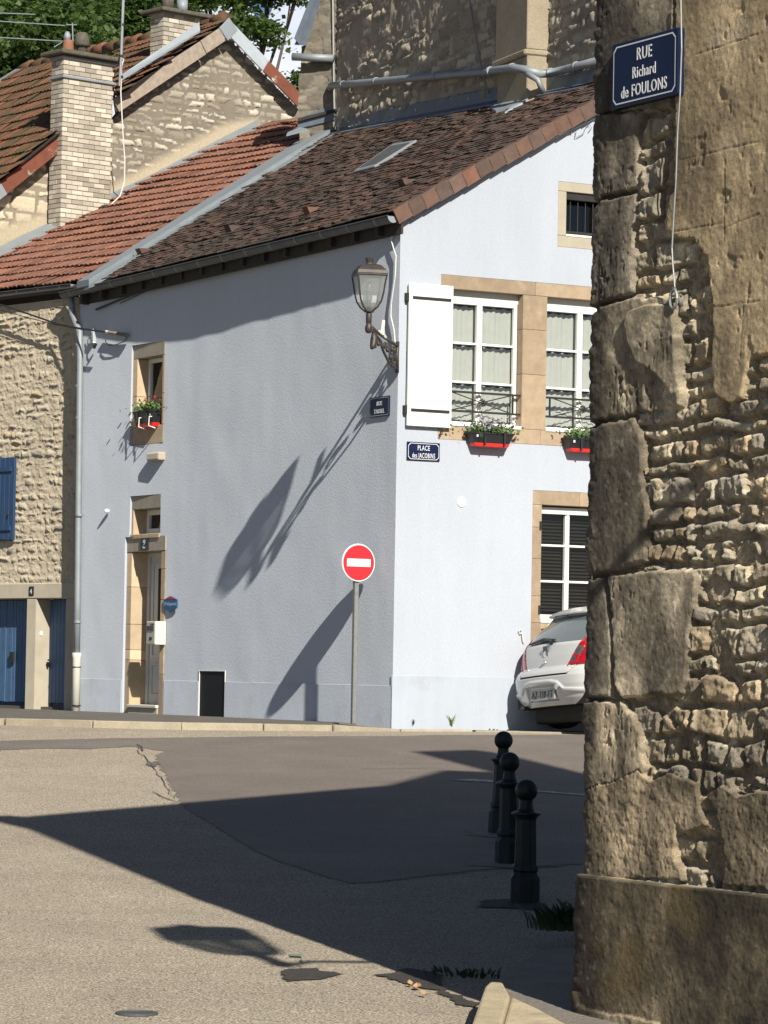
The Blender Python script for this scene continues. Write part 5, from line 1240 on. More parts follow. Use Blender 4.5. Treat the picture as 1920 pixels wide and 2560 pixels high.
# cables
def lp_(x_, y_, o=.03):
    if x_ < 196: return hit(x_, y_, E0+NN*(o+.02), NN)
    p = hit(x_, y_, C+NL*o, NL); return hit(x_, y_, C+NL*(o+float(bulge((p-C)@LD))), NL)
def cable(name, lab, pts, rad, m='cable', **k):
    return tag(settle(MB().tube(pts, rad, 6).build(name, mt[m])), lab, 'cable', **k)
cable('white_cable', 'white cable running from the eave down to the corner lantern', [lp_(*p) for p in ((986, 575), (978, 600), (985, 625), (990, 640), (988, 690), (978, 760), (977, 790), (985, 825), (988, 860))], .009, 'cablew')
ev = [(990, 548), (960, 575), (900, 590), (800, 612), (700, 632), (600, 655), (480, 683), (380, 712), (300, 745), (240, 770)]
cable('eave_cable', 'thick black cable bundle stapled along the wall under the gutter', [lp_(x_, y_+4, .03) for x_, y_ in ev], .016)
cable('eave_cable', 'upper thin black cable sagging under the brown roof gutter', [lp_(x_, y_-12+6*math.sin(x_*.05), .05) for x_, y_ in ev[:7]], .009)
cable('eave_cable', 'lower thin black cable sagging below the gutter of the corner house', [lp_(x_, y_+12+4*math.sin(x_*.03), .02) for x_, y_ in ev[2:9]], .006)
vp = [RW(x_, y_) for x_, y_ in ((992, 552), (1010, 525), (1060, 497), (1120, 475), (1180, 447), (1240, 415), (1300, 380), (1380, 343), (1500, 283))]
cable('verge_cable', 'grey cable following the gable edge below the verge tiles', [Rp(u_, z_+.02, .03) for u_, z_ in vp], .010, 'pipew')
cable('verge_cable', 'pale looping cable just under the gable edge of the white wall', [Rp(u_, z_-.03+.01*math.sin(i*2.), .02) for i, (u_, z_) in enumerate(vp)], .006, 'cablew')
cable('loose_cable', 'thin white cable ends curling under the gable edge near the old wall', [Rp(*RW(x_, y_), .03) for x_, y_ in ((1425, 335), (1430, 325), (1437, 330), (1434, 345), (1441, 343), (1455, 335), (1462, 318), (1470, 312), (1476, 320), (1468, 330))], .005, 'steel')
wc = [(-60, 750), (10, 764), (80, 788), (150, 812), (205, 822), (262, 830)]
cable('service_cable', 'black overhead cable slanting across the stone wall to the pale house', [lp_(x_, y_, .16) for x_, y_ in wc], .013)
cable('service_cable', 'thinner black cable sagging under the overhead cable at left', [lp_(x_, y_, .16) for x_, y_ in ((-60, 760), (20, 780), (80, 797), (140, 812), (205, 824))], .006)
jb = thing('cable_joint', 'black and tan cable splice with a dangling loop on the pale wall', 'junction', lp_(285, 840, .03))
MB().tube([lp_(265, 829, .06), lp_(272, 831, .06)], .022, 8).build('tape', mt['cream'], jb); MB().tube([lp_(272, 831, .06), lp_(294, 834, .06)], .022, 8).build('splice', mt['wood'], jb)
MB().tube([lp_(294, 834, .06), lp_(320, 838, .06)], [.024, .028], 8).build('splice_end', mt['blackp'], jb)
MB().tube([lp_(*p, .05) for p in ((318, 842), (312, 853), (290, 862), (272, 863), (264, 855), (264, 848))], .007, 6).build('loop', mt['cable'], jb)
MB().tube([lp_(*p, .05) for p in ((225, 824), (230, 840), (231, 862), (236, 870))], .006, 6).build('tail', mt['cable'], jb)
MB().tube([lp_(240, 860, .05), lp_(235, 870, .05)], [.02, .02], 8).build('clip', mt['blackp'], jb)
jx = LW(251, 854); MB().box(LFs(jx[0]), -.07, .07, .0, .05, jx[1]-.03, jx[1]+.03).build('junction_box', mt['white'], jb)
jx = LW(255, 835); MB().box(LFs(jx[0]), -.03, .03, .0, .05, jx[1]-.11, jx[1]+.06).build('anchor_plate', mt['render'], jb)

# ============================================================ NO ENTRY SIGN
pb = C+LD*.39+NL*.30; pb[2] = swz(pb[:2])-.002
lean = n3(np.array([.011, 0, 1.]))
ns = thing('no_entry_sign', 'red and white no entry road sign on a square grey post', 'road sign', pb)
dc = hit(891, 1407, pb, (0, 1, 0)); ph = dc[2]-pb[2]+.1
d_ = dc-pb; ax_ = n3(np.array([d_[0]*.6, 0, d_[2]])); fs_ = (pb, n3(RD), NR, ax_)
MB().box(fs_, -.028, .028, -.028, .028, 0, ph).build('post', mt['steel'], ns, bevel=.006)
RDs = n3(RD+LD*-.0); nrm = NR
dcc = dc+nrm*.045; dcc = dcc-UP*0
fsd = (dcc, RD, NR, UP)
MB().lathe([(.0, -.012), (.222, -.012), (.226, 0), (.222, .008), (0, .008)], dcc, 48, nrm).build('sign_disc', mt['letter'], ns)
MB().lathe([(.0, .009), (.208, .009), (.208, .012), (0, .012)], dcc, 48, nrm).build('red_field', mt['red'], ns)
MB().box(fsd, -.16, .16, .0125, .015, -.046, .046).build('white_bar', mt['letter'], ns)
MB().box(fsd, -.05, .05, -.075, -.012, -.17, -.13).build('clamp', mt['steel'], ns); MB().box(fsd, -.05, .05, -.075, -.012, .10, .14).build('clamp', mt['steel'], ns)

# ============================================================ BOLLARDS
mt['boll'] = mat('dark_green_iron', (.012, .017, .017), .5, .2, var=.3, vs=14, bump=.25, bs=60, bdist=.003, mott=((.035, .037, .033), .58, .75), ms=7)
def bollard(label):
    t = thing('bollard', label, 'bollard', (0, 0, 0), group='bollards in a row in the shade')
    c8 = math.pi/8
    MB().lathe([(.108, -.05), (.108, .17), (.095, .19), (.088, .2), (.088, .215)], (0, 0, 0), 8, rot=c8).build('base', mt['boll'], t, bevel=.005)
    MB().lathe([(.088, .21), (.094, .225), (.094, .25), (.082, .265), (.074, .57), (.078, .585)], (0, 0, 0), 8, rot=c8).build('shaft', mt['boll'], t, bevel=.004)
    MB().lathe([(.078, .585), (.085, .60), (.104, .61), (.104, .622), (.065, .635), (.052, .65), (.046, .69), (.046, .71)], (0, 0, 0), 16).build('cap', mt['boll'], t, smooth=False)
    n = 20; MB().lathe([(max(.078*math.sin(math.pi*i/n), .03 if i == 0 else 1e-5), .775-.078*math.cos(math.pi*i/n)) for i in range(n+1)], (0, 0, 0), 28).build('ball', mt['boll'], t, smooth=True)
    return t
B0 = bollard('nearest of the three dark iron ball bollards')
def dupe(root):
    r_ = root.copy(); COL.objects.link(r_)
    for ch in list(root.children):
        c_ = ch.copy(); COL.objects.link(c_); c_.parent = r_
    return r_
bp = [ground(1312, 2257), ground(1272, 2159), ground(1252, 2083)]
B0.location = tuple(bp[0])
for p, lb in ((bp[1], 'middle of the three dark iron ball bollards'), (bp[2], 'farthest of the three dark iron ball bollards')):
    b_ = dupe(B0); b_.location = tuple(p); b_['label'] = lb; b_.rotation_euler = (.012, -.014 if 'middle' in lb else .010, .4)
drape('cement_pad', [(1165, 2090), (1165, 2078), (1230, 2074), (1340, 2076), (1350, 2092), (1260, 2098)], .008, mt['pavel'], edge=.05, sc=7, step=.03)
drape('cement_pad', [(1165, 2165), (1170, 2153), (1300, 2148), (1400, 2150), (1400, 2168), (1280, 2174)], .008, mt['pavel'], edge=.06, sc=7, step=.03)
drape('cement_pad', [(1195, 2270), (1200, 2252), (1300, 2250), (1380, 2262), (1330, 2276)], .008, mt['pot'], edge=.05, sc=7, step=.03)
vc = ground(342, 2536); o = MB().lathe([(.0, 0), (.11, 0), (.11, .012), (.085, .014), (.08, .009), (0, .009)], vc, 24).build('valve_cover', mt['zincd']); tag(settle(o), 'small round iron valve cover set in the road at bottom left', 'cover')
# ============================================================ PARKED CAR
mt['carw'] = mat('white_car_paint', (.56, .57, .565), .3, var=.02, coat=.5)
mt['cglass'] = mat('tinted_car_glass', (.10, .125, .13), .08, var=.05, spec=.8, coat=.6)
mt['lampred'] = mat('red_lamp_lens', (.42, .006, .012), .12, var=.08, coat=.8, vs=30)
mt['lampclr'] = mat('clear_lamp_lens', (.16, .12, .12), .1, .4, var=.3, vs=40, coat=.6)
mt['rubber'] = mat('tyre_rubber', (.012, .012, .012), .8, var=.2)
mt['chrome'] = mat('chrome_trim', (.6, .6, .6), .15, 1.)
mt['plateg'] = mat('plate_grey', (.42, .42, .40), .5)
def zcar():
    for u_ in np.arange(.3, 4, .005):
        p = C+NR*(.07+.86)+RD*(u_+.16)+LD*.86
        if projv(np.array([p[0], p[1], 1.7]))[0] > 1284: return u_
uc_ = zcar(); cp_ = C+NR*(.07+.86)+RD*uc_; cp_[2] = 1.165+.01
from mathutils import Euler
yaw = math.atan2(NR[1], NR[0]); Mr = Matrix.Rotation(yaw, 4, 'Z')@Matrix.Rotation(math.radians(-4.3), 4, 'Y')
car = thing('parked_car', 'white hatchback parked against the gable wall, half hidden by the old wall', 'car', cp_, rot=tuple(Mr.to_euler()))
zk = [.22, .30, .36, .46, .56, .62, .68, .80, .93, .97, 1.08, 1.20, 1.30, 1.335, 1.37]
yk = [.10, .045, .02, .0, -.005, .02, .075, .095, .125, .15, .24, .35, .44, .435, .51]
hk_ = [.78, .82, .845, .86, .86, .86, .855, .855, .845, .835, .78, .71, .64, .62, .58]
def Yr(x, z): 
    hw = np.interp(z, zk, hk_); xi = np.abs(x)/hw; return np.interp(z, zk, yk)+.12*xi**2+.14*np.clip(xi, 0, 1)**7
xi, zz_ = np.meshgrid(np.linspace(-1, 1, 150), np.linspace(.22, 1.37, 130)); hw_ = np.interp(zz_, zk, hk_); Xc = xi*hw_
ids = np.ones(Xc.shape, int); D_ = np.zeros(Xc.shape)
def reg(poly, k, d=0., m2=False):
    s = sdf(Xc, zz_, poly); 
    if m2: s = np.maximum(s, sdf(-Xc, zz_, poly))
    ids[s > 0] = k; D_[s > 0] += d; return s
hatch = [(-.50, .57), (.50, .57), (.60, .70), (.66, .88), (.70, .95), (.60, 1.32), (-.60, 1.32), (-.70, .95), (-.66, .88), (-.60, .70)]
sh_ = sdf(Xc, zz_, hatch); D_ += np.where(np.abs(sh_) < .009, .022, 0); seam = np.abs(sh_) < .008
ids[sh_ > 0] = 2
winp = [(-.66, .955), (.66, .955), (.60, 1.16), (.53, 1.285), (-.53, 1.285), (-.60, 1.16)]; reg(winp, 3, .006)
LP_ = [(.43, .665), (.99, .68), (.99, 1.03), (.79, 1.15), (.70, 1.17), (.645, 1.08), (.55, .87)]; reg(LP_, 4, -.006, True)
D_ += np.where((ids == 4) & (np.abs(np.maximum(sdf(Xc, zz_, LP_), sdf(-Xc, zz_, LP_))) < .008), .02, 0)
cl = np.hypot(np.abs(Xc)-.60, (zz_-.84)*1.) < .055; ids[cl] = 5; D_[cl] += -.004
cl2 = np.hypot(np.abs(Xc)-.53, (zz_-.74)) < .036; ids[cl2] = 5
# bumper swage and plate recess
sw = np.interp(np.abs(Xc), [0, .22, .36, .46, .86], [.505, .505, .48, .40, .375]); D_ += -.022*sst(.0, .014, sw+.02-zz_)*(1-sst(.012, .06, sw-zz_))*(zz_ < .56)
pr = sdf(Xc, zz_, [(-.34, .27), (.31, .27), (.31, .46), (-.34, .46)]); D_ += .035*sst(0, .02, pr)
ids[(zz_ < .60) & (ids == 1) | ((zz_ < .60) & (ids == 2) & (sh_ < 0))] = 6
ids[seam & (ids != 3)] = 7
Yc = Yr(Xc, zz_)+D_; V = np.stack([Xc, Yc, zz_], -1).reshape(-1, 3); nx = 150
a_ = (np.arange(129)[:, None]*nx+np.arange(nx-1)[None]).ravel(); q = np.stack([a_, a_+1, a_+nx+1, a_+nx], 1); fid = ids.ravel()[q[:, 0]]
cent = V[q].mean(axis=1)
body = None
def sub(nm, m, sel, par):
    qq = q[sel]; vi, inv = np.unique(qq, return_inverse=True); return mkmesh(nm, V[vi], inv.reshape(-1, 4), m, par, world=False, smooth=True)
body = sub('body', mt['carw'], (fid == 1), car); hat = sub('tailgate', mt['carw'], fid == 2, car); sub('bumper', mt['carw'], fid == 6, car)
sub('rear_window', mt['cglass'], fid == 3, hat); sub('panel_gap', mt['black'], fid == 7, car)
for sx in (-1, 1):
    tl = sub('tail_light', mt['lampred'], (fid == 4) & (np.sign(cent[:, 0]) == sx), car); sub('clear_lens', mt['lampclr'], (fid == 5) & (np.sign(cent[:, 0]) == sx), tl)
# sides, roof, front as one continued shell
ys = np.array([0, .15, .35, .7, 1.2, 1.9, 2.6, 3.1, 3.5, 3.8, 3.98])
roofz = np.array([0, 0, 0, 1.505, 1.53, 1.53, 1.46, 1.10, .98, .88, .62])
mb = MB()
for sx in (-1, 1):
    rows = []
    for z in (.24, .40, .56, .75, .93, 1.0, 1.16, 1.31, 1.37):
        hw = float(np.interp(z, zk, hk_)); y0 = float(Yr(hw, z)); rows.append([(sx*hw*(1 if i < 9 else .93), y0+(3.9-y0)*t, z) for i, t in enumerate(np.linspace(0, 1, 12))])
    k = len(mb.v); 
    for r_ in rows:
        for p in r_:
            zc = p[2]
            if p[1] > 2.7: zc = min(zc, float(np.interp(p[1], [2.7, 3.3, 3.95], [1.37, 1.0, .75])))
            mb.v.append(np.array([p[0], p[1], zc]))
    for i in range(8):
        for j_ in range(11):
            yc_ = .2+3.7*(j_+.5)/11
            if False and (abs(yc_-.78) < .3 or abs(yc_-3.25) < .3): continue
            mb.f.append((k+i*12+j_, k+i*12+j_+1, k+(i+1)*12+j_+1, k+(i+1)*12+j_))
k = len(mb.v); yy_ = [.51, .53, .66, 1.2, 2.0, 2.7, 3.3, 3.95]; zr = [1.37, 1.385, 1.41, 1.44, 1.45, 1.38, 1.0, .75]; hwr = [.58, .58, .58, .58, .58, .57, .80, .80]
for y_, z_, h_ in zip(yy_, zr, hwr):
    for t in np.linspace(-1, 1, 9): mb.v.append(np.array([t*h_, y_+(0 if y_ > .52 else .05*t*t+.17*abs(t)**7), z_-.03*t*t*(1 if y_ > .52 else 0)]))
for i in range(7):
    for j_ in range(8): mb.f.append((k+i*9+j_, k+i*9+j_+1, k+(i+1)*9+j_+1, k+(i+1)*9+j_))
mb.build('body_side', mt['carw'], car, world=False, smooth=True)
f0 = (np.zeros(3), np.array([1., 0, 0]), np.array([0, 1., 0]), UP)
# spoiler, side windows, wipers, plate, badges, wheels
spv = MB(); k = 0
for t in np.linspace(-1, 1, 13): y_ = .41+.05*t*t+.13*abs(t)**6; x_ = t*.57; spv.v += [np.array([x_, y_-.03, 1.305]), np.array([x_, y_-.035, 1.322]), np.array([x_, y_+.12, 1.392-.02*t*t]), np.array([x_, y_+.10, 1.34])]
for i in range(12):
    for j_ in range(4): spv.f.append((i*4+j_, i*4+(j_+1) % 4, (i+1)*4+(j_+1) % 4, (i+1)*4+j_))
spv.build('spoiler', mt['carw'], car, world=False)
MB().box(f0, -.04, .04, .382, .40, 1.288, 1.300).build('brake_light', mt['blackp'], car, world=False)
for sx in (-1, 1):
    def sp_(y_, z): hw = float(np.interp(z, zk, hk_))+.004; return (sx*hw, y_, z)
    MB().add([sp_(.62, 1.0), sp_(1.5, 1.0), sp_(1.5, 1.31), sp_(.80, 1.31)], [(0, 1, 2, 3)]).build('side_window', mt['cglass'], car, world=False)
    MB().add([sp_(1.58, 1.0), sp_(2.6, 1.0), sp_(2.5, 1.31), sp_(1.58, 1.31)], [(0, 1, 2, 3)]).build('side_window', mt['cglass'], car, world=False)
    for y_ in (.78, 3.25):
        wl_ = MB().lathe([(.17, 0), (.29, -.01), (.305, .02), (.305, .17), (.29, .19), (.17, .18)], (sx*.64 if sx > 0 else -.82, y_, .305), 28, (1, 0, 0)).build('wheel', mt['rubber'], car, world=False, smooth=True)
        MB().lathe([(0, .0), (.17, .0), (.18, .02), (.17, .16), (0, .15)], (sx*.645 if sx > 0 else -.815, y_, .305), 20, (1, 0, 0)).build('rim', mt['zinc'], wl_, world=False)
MB().box(f0, -.74, .74, .16, 3.8, .22, .40).build('underbody', mt['rubber'], car, world=False)
MB().box(f0, -.50, .62, .22, .60, .03, .26).build('underbody_dark', mt['rubber'], car, world=False, bevel=.06, seg=3)  # black block for the dark mass of tyres and shadow under the car
MB().tube([(-.45, .5, .24), (-.47, .03, .22)], .025, 10).build('exhaust', mt['iron'], car, world=False)
wpz = .985
def onr(x, z, o=.02): return (x, float(Yr(np.array(x), np.array(z)))-o, z)
MB().tube([onr(.10, .955, .03), onr(.05, 1.0, .03), onr(-.15, 1.025, .03), onr(-.45, .985, .03)], [.025, .018, .014, .010], 6).build('rear_wiper', mt['blackp'], hat, world=False)
MB().tube([onr(.12, 1.0, .02), onr(-.2, 1.0, .02), onr(-.5, .985, .02)], .012, 6).build('wiper_blade', mt['blackp'], hat, world=False)
MB().box((np.array([0, onr(0, .36)[1]+.04, 0]), f0[1], f0[2], UP), -.265, .265, -.006, .006, .295, .42).build('number_plate', mt['plateg'], car, world=False)
fpl = (np.array([0, onr(0, .36)[1]+.03, 0]), np.array([1., 0, 0]), np.array([0, -1., 0]), UP)
me_fr = fpl
tx = text('lettering', 'AZ-338-FT', .115, me_fr, mt['blackp'], None, x=0, z=.318, y=.0, xs=.78, bold=.002); tx.parent = car
MB().lathe([(0, 0), (.05, 0), (.055, .008), (.02, .02), (0, .02)], onr(0, .84, .0), 16, (0, -1, 0)).build('badge', mt['chrome'], hat, world=False)
MB().box(f0, -.055, .055, onr(0, .84)[1]+.004, onr(0, .84)[1]+.02, .855, .93).build('badge_plate', mt['zincd'], hat, world=False, bevel=.01)
MB().lathe([(0, 0), (.022, 0), (.016, .03), (0, .03)], onr(0.0, .735, .0), 12, (0, -1, 0)).build('lock', mt['chrome'], hat, world=False)
MB().box(f0, -.47, -.36, onr(-.42, .66)[1]+.012, onr(-.42, .66)[1]+.03, .645, .675).build('model_badge', mt['chrome'], hat, world=False)
MB().lathe([(0, 0), (.035, 0), (.035, .01), (.02, .012), (0, .012)], onr(.36, .43, .02), 14, (0, -1, 0)).build('towing_cover', mt['chrome'], car, world=False)

# ============================================================ OLD CORNER BUILDING (right foreground)
cb = thing('old_corner_building', 'weathered old stone building corner with crumbling render at the right', 'building', (Q0[0], Q0[1], 0))
e2 = RD; W_ = -LD
def Qp(u, z, h):
    u = np.asarray(u, float); R0 = .07
    L = R0*math.pi/2; un = u
    # straight face for u > R0, quarter round from R0 down to R0-L, then the hidden face
    th = np.clip((R0-un)/R0, 0, math.pi/2); far = np.clip(-(un-(R0-L)), 0, None)
    cx = Q0+W_*R0-NL*R0
    nrm = NL*np.cos(th)[..., None]+LD*np.sin(th)[..., None]
    base = np.where((un >= R0)[..., None], Q0+un[..., None]*W_, cx+nrm*R0+far[..., None]*(-NL))
    n = np.where((un >= R0)[..., None], NL, nrm)
    return base*[1, 1, 0]+n*h[..., None]+z[..., None]*UP
def pxy(pts): return pts
QUO = [ [(1440, -100), (1712, -100), (1705, 275), (1440, 285)],
        [(1440, 288), (1628, 282), (1622, 474), (1560, 490), (1440, 512)],
        [(1440, 520), (1616, 486), (1610, 600), (1608, 735), (1560, 752), (1440, 778)],
        [(1440, 786), (1520, 766), (1612, 745), (1722, 742), (1726, 830), (1728, 930), (1742, 985), (1732, 1020), (1620, 1038), (1510, 1056), (1440, 1062)],
        [(1440, 1072), (1512, 1062), (1612, 1044), (1628, 1100), (1634, 1180), (1640, 1300), (1646, 1405), (1560, 1432), (1440, 1440)],
        [(1440, 1450), (1500, 1446), (1538, 1444), (1548, 1550), (1552, 1740), (1440, 1748)],
        [(1546, 1442), (1640, 1428), (1755, 1424), (1768, 1440), (1752, 1560), (1738, 1700), (1728, 1738), (1580, 1742), (1556, 1700), (1552, 1560)],
        [(1440, 1756), (1580, 1748), (1612, 1790), (1625, 1850), (1640, 1925), (1560, 2000), (1440, 2010)] ]
UR = [(1714, -100), (2100, -100), (2100, 700), (2080, 900), (1912, 890), (1895, 925), (1882, 1000), (1850, 1010), (1818, 990), (1808, 900), (1812, 760), (1802, 720), (1795, 640), (1786, 632), (1768, 604), (1742, 605), (1700, 590), (1688, 560), (1700, 500), (1714, 480)]
LPc = [(1440, 1985), (1540, 1960), (1620, 1925), (1650, 1950), (1700, 1930), (1768, 1960), (1778, 2030), (1800, 2070), (1740, 2080), (1715, 2060), (1718, 2150), (1740, 2200), (1440, 2200)]
LPr = [(1828, 1960), (1870, 1990), (1930, 1980), (2100, 1950), (2100, 2240), (1830, 2215), (1842, 2150), (1815, 2030), (1790, 1990)]
mt_ = {}
def qfn(u, z):
    P0_ = Qp(u, z, 0*u); X_, Y_ = projv(P0_); X_ = np.where(u < .1, 1466+(u-.0)*270, X_)
    nx_ = 14*fbm(u*7, z*7, 4, 71); ny_ = 14*fbm(u*7+9, z*7, 4, 72); Xn, Yn = X_+nx_, Y_+ny_
    ch_ = fbm(u*34, z*34, 3, 73); Xn = Xn+7*ch_; Yn = Yn+7*fbm(u*34+4, z*34, 3, 74)
    i, h, d, rn, tl = rubble(u, z, .175, .118, 77, jit=.27, joint=.006, bev=.016)
    rough = fbm(u*22, z*22, 4, 5); fine = .55*fbm(u*80, z*80, 3, 6)+.45*fbm(u*38, z*38, 2, 16); tone = np.exp(2.6*fbm(u*2.1, z*1.5, 4, 201)+1.8*fbm(u*7, z*5, 4, 202)+.9*fbm(u*26, z*22, 3, 203)); rid = np.abs(fbm(u*13, z*15, 4, 7))
    smear = sst(.12, .18, fbm(u*4.5, z*5.5, 4, 93)); st = (i > 0) & (smear < .6)
    i = np.where(smear >= .6, 0, i)
    H = np.where(st, h*.034+.016*rn+tl*.26+.028*rid, .010)+.020*rough+.012*fine
    H = H*(1-smear)+smear*(.022+.022*rough+.014*fine)
    drip = sst(.17, .22, fbm(u*6, z*2., 4, 90)); H += drip*.020*(.6+fine*2)
    pal = np.array([[.40, .33, .215], [.34, .285, .195], [.48, .415, .29], [.28, .24, .175], [.42, .325, .20], [.36, .32, .245]]); c = pal[np.minimum((rn*6).astype(int), 5)]
    c = np.where(st[..., None], c, np.array([.33, .265, .175])); c = c*(1+.8*fbm(u*7, z*7, 4, 8)+.5*fine)[..., None]*(tone**.6)[..., None]
    lite = sst(.16, .26, fbm(u*16, z*12, 4, 95)); c = c+lite[..., None]*np.array([.16, .145, .105])
    c = c*(1-drip[..., None]*.5)+np.array([.56, .48, .34])*drip[..., None]*.5
    ids = i.copy(); S_ = 500.
    col_ = sdf(Xn, Yn, [(1300, -300), (1606, -300), (1606, 1960), (1300, 1960)]) > 0      # mortar between the corner blocks
    H = np.where(col_, .034+.012*rough+.008*fine, H); ids = np.where(col_, 0, ids); c = np.where(col_[..., None], np.array([.20, .165, .11])*(1+.5*rough)[..., None], c)
    for k, po in enumerate(QUO):
        s = sdf(Xn, Yn, po)/S_; m_ = s > -.0
        ero = fbm(u*16, z*3.2, 4, 20+k); pit = sst(.17, .25, fbm(u*34, z*26, 3, 33))
        wear = sst(.0, .2, fbm(u*3, z*2.5, 3, 120+k))
        hh = .044+.020*sst(0, .009, s)+.010*fbm(u*3.5, z*2, 3, 20+k)+.018*ero*wear+.005*rough+.006*fine-.014*pit*wear-.012*sst(.02, .0, s)*sst(0, .15, fbm(u*9, z*9, 3, 22))
        H = np.where(m_, hh, H); ids = np.where(m_, 1000001+k, ids)
        cc = np.array([[.235, .20, .145], [.26, .22, .16], [.25, .215, .16], [.28, .235, .16], [.27, .225, .16], [.22, .19, .14], [.34, .285, .20], [.28, .23, .155]][k])*(1+.9*fbm(u*5, z*4, 5, 40+k)+.8*ero*wear+.5*fine)[..., None]*(tone**1.)[..., None]
        lich = sst(.18, .26, fbm(u*20, z*20, 4, 140+k)); cc = cc+lich[..., None]*np.array([.10, .10, .085])
        c = np.where(m_[..., None], cc, c)
    # raised slab on the fourth quoin, added to cast a curved shadow
    s = sdf(X_+nx_*.5, Y_+ny_*.5, [(1592, 810), (1602, 862), (1625, 908), (1668, 934), (1700, 970), (1728, 1020), (1740, 985), (1726, 930), (1722, 830), (1716, 760), (1640, 765), (1600, 780)])/S_
    H += .022*sst(0, .006, s)
    s = sdf(Xn, Yn, UR)/S_; m_ = s > 0
    jl_ = np.full(X_.shape, 9.)
    for x0, y0, x1, y1 in ((1730, 403, 1925, 358), (1694, 588, 1835, 560), (1835, 575, 1925, 538), (1808, 770, 1925, 755), (1840, 405, 1838, 605), (1885, 770, 1880, 900), (1770, 140, 1925, 90)):
        t = np.clip(((X_-x0)*(x1-x0)+(Y_-y0)*(y1-y0))/((x1-x0)**2+(y1-y0)**2), 0, 1); jl_ = np.minimum(jl_, np.hypot(X_+nx_*.3-x0-t*(x1-x0), Y_+ny_*.3-y0-t*(y1-y0)))
    hh = .052+.016*sst(0, .004, s)+.003*rough+.006*fine+.012*fbm(u*2.2, z*2.2, 3, 30)-.0035*(1-sst(0, 3, jl_))-.006*sst(.2, .28, fbm(u*12, z*10, 4, 31))
    H = np.where(m_, hh, H); ids = np.where(m_, 2, ids)
    cc = np.array([.40, .315, .19])*(1+.5*fbm(u*3, z*2.2, 5, 44)+.5*fine)[..., None]*(tone**.55)[..., None]; pale = sst(.15, .3, fbm(u*4, z*4, 5, 47)); cc = cc*(1-.35*pale[..., None])+np.array([.50, .44, .33])*.35*pale[..., None]; cc = cc*(1-.3*(1-sst(0, 2.5, jl_)))[..., None]
    cc = cc*(1-.28*sst(.0, .2, fbm(u*9, z*2, 3, 46)))[..., None]
    c = np.where(m_[..., None], cc, c)
    for po, sd_ in ((LPc, 3), (LPr, 4)):
        s = sdf(Xn, Yn, po)/S_; m_ = s > 0
        hh = .046+.020*sst(0, .008, s)+.008*rough+.010*fine+.016*fbm(u*3, z*3, 3, 50+sd_)
        H = np.where(m_, hh, H); ids = np.where(m_, 3 if sd_ == 3 else 5, ids)
        cc = np.array([.27, .215, .135])*(1+.6*fine)[..., None]*tone[..., None]; c = np.where(m_[..., None], cc, c)
    yb = np.interp(X_, [1440, 1500, 1600, 1700, 1830, 1925, 2200], [2180, 2188, 2198, 2210, 2222, 2234, 2270])+ny_*.25
    s = (Y_-yb)/S_; m_ = s > 0
    hh = .076+.026*sst(0, .006, s)+.003*rough+.007*fine+.014*fbm(u*2., z*2., 3, 60)
    H = np.where(m_, hh, H); ids = np.where(m_, 4, ids)
    cc = np.array([.088, .070, .042])*(1+.8*fine)[..., None]*(tone**1.2)[..., None]
    och = sst(.08, .25, fbm(u*2.5, z*2.5, 3, 66))[..., None]; cc = cc*(1-och*.6)+np.array([.13, .09, .026])*och*.6
    c = np.where(m_[..., None], cc, c)
    # lower left flake of the plinth coat
    s = sdf(Xn, Yn, [(1430, 2455), (1470, 2462), (1490, 2510), (1560, 2530), (1700, 2555), (1700, 2700), (1430, 2700)])/S_; H += .012*sst(0, .008, s); c = np.where((s > 0)[..., None], c*1.7+.02, c)
    H = H+sst(.14, .0, u)*(.030*np.abs(fbm(u*9, z*13, 4, 150))*2-.008+.02*fbm(u*3, z*3.5, 3, 151))
    gm = c.mean(axis=-1, keepdims=True); nu = (ids != 2)[..., None]; c = np.where(nu, (c*.85+gm*np.array([.16, .145, .12]))*.86, c*.84)
    # black runoff crust on the weather side, by height streaks (dirt)
    dirt = sst(.42, .04, u+.45*fbm(u*4, z*1.3, 4, 80)); dirt = np.clip(dirt, 0, .92)
    spots = sst(.16, .3, fbm(u*30, z*30, 3, 85))
    c = c*(1-dirt[..., None]*.80)+spots[..., None]*.05*dirt[..., None]
    return H, ids, np.clip(c, .012, .8)
def big(k): return 'quoin_stone' if k > 1000000 else 'stone'
relief(cb, Qp, -.20, 1.85, -.15, 5.5, .0062, qfn, {0: 'mortar', 2: 'render_coat', 3: 'cement_coat', 5: 'cement_coat', 4: 'plinth_coat', 999: 'small_stones', 'big': big}, mt['reliefc'], cap=200)
# rest of the building: plain walls out of the picture, gable on the square side
pts = []
for x_, y_ in ((-30, 2060), (960, 1963), (1100, 1925), (1470, 1940)):
    g = ground(x_, y_); nn_ = NL*-1; nn_ = LD; t = ((Q0-g)@LD)/((-SD)@LD); p = g-SD*t; pts.append(((p-Q0)@RD, p[2]))
print('gable outline', pts)
ze = 8.75
prof = [(.1, ze)]+[p for p in pts if p[0] > .6]+[(10.5, ze)]
outl = [(.1, -.3)]+prof+[(10.5, -.3)]
MB().prism((Q0+W_*.3, RD, W_, UP), [(5.7, 9.5), (6.5, 9.5), (6.5, 12.3), (5.7, 12.3)], 0, .6).build('chimney', mt['brick'], cb)  # unseen block added to throw a finger of shadow on the road
MB().prism((Q0+W_*.06, RD, W_, UP), outl, 0, 9.5).build('wall_mass', mt['reliefc'] if False else mat('plain_render', (.33, .27, .18), .9, bump=.5, bs=30), cb)
MB().box((Q0, W_, NL, UP), 1.85, 9.5, -.1, .05, -.3, 8.7).build('side_wall', bpy.data.materials['plain_render'], cb)
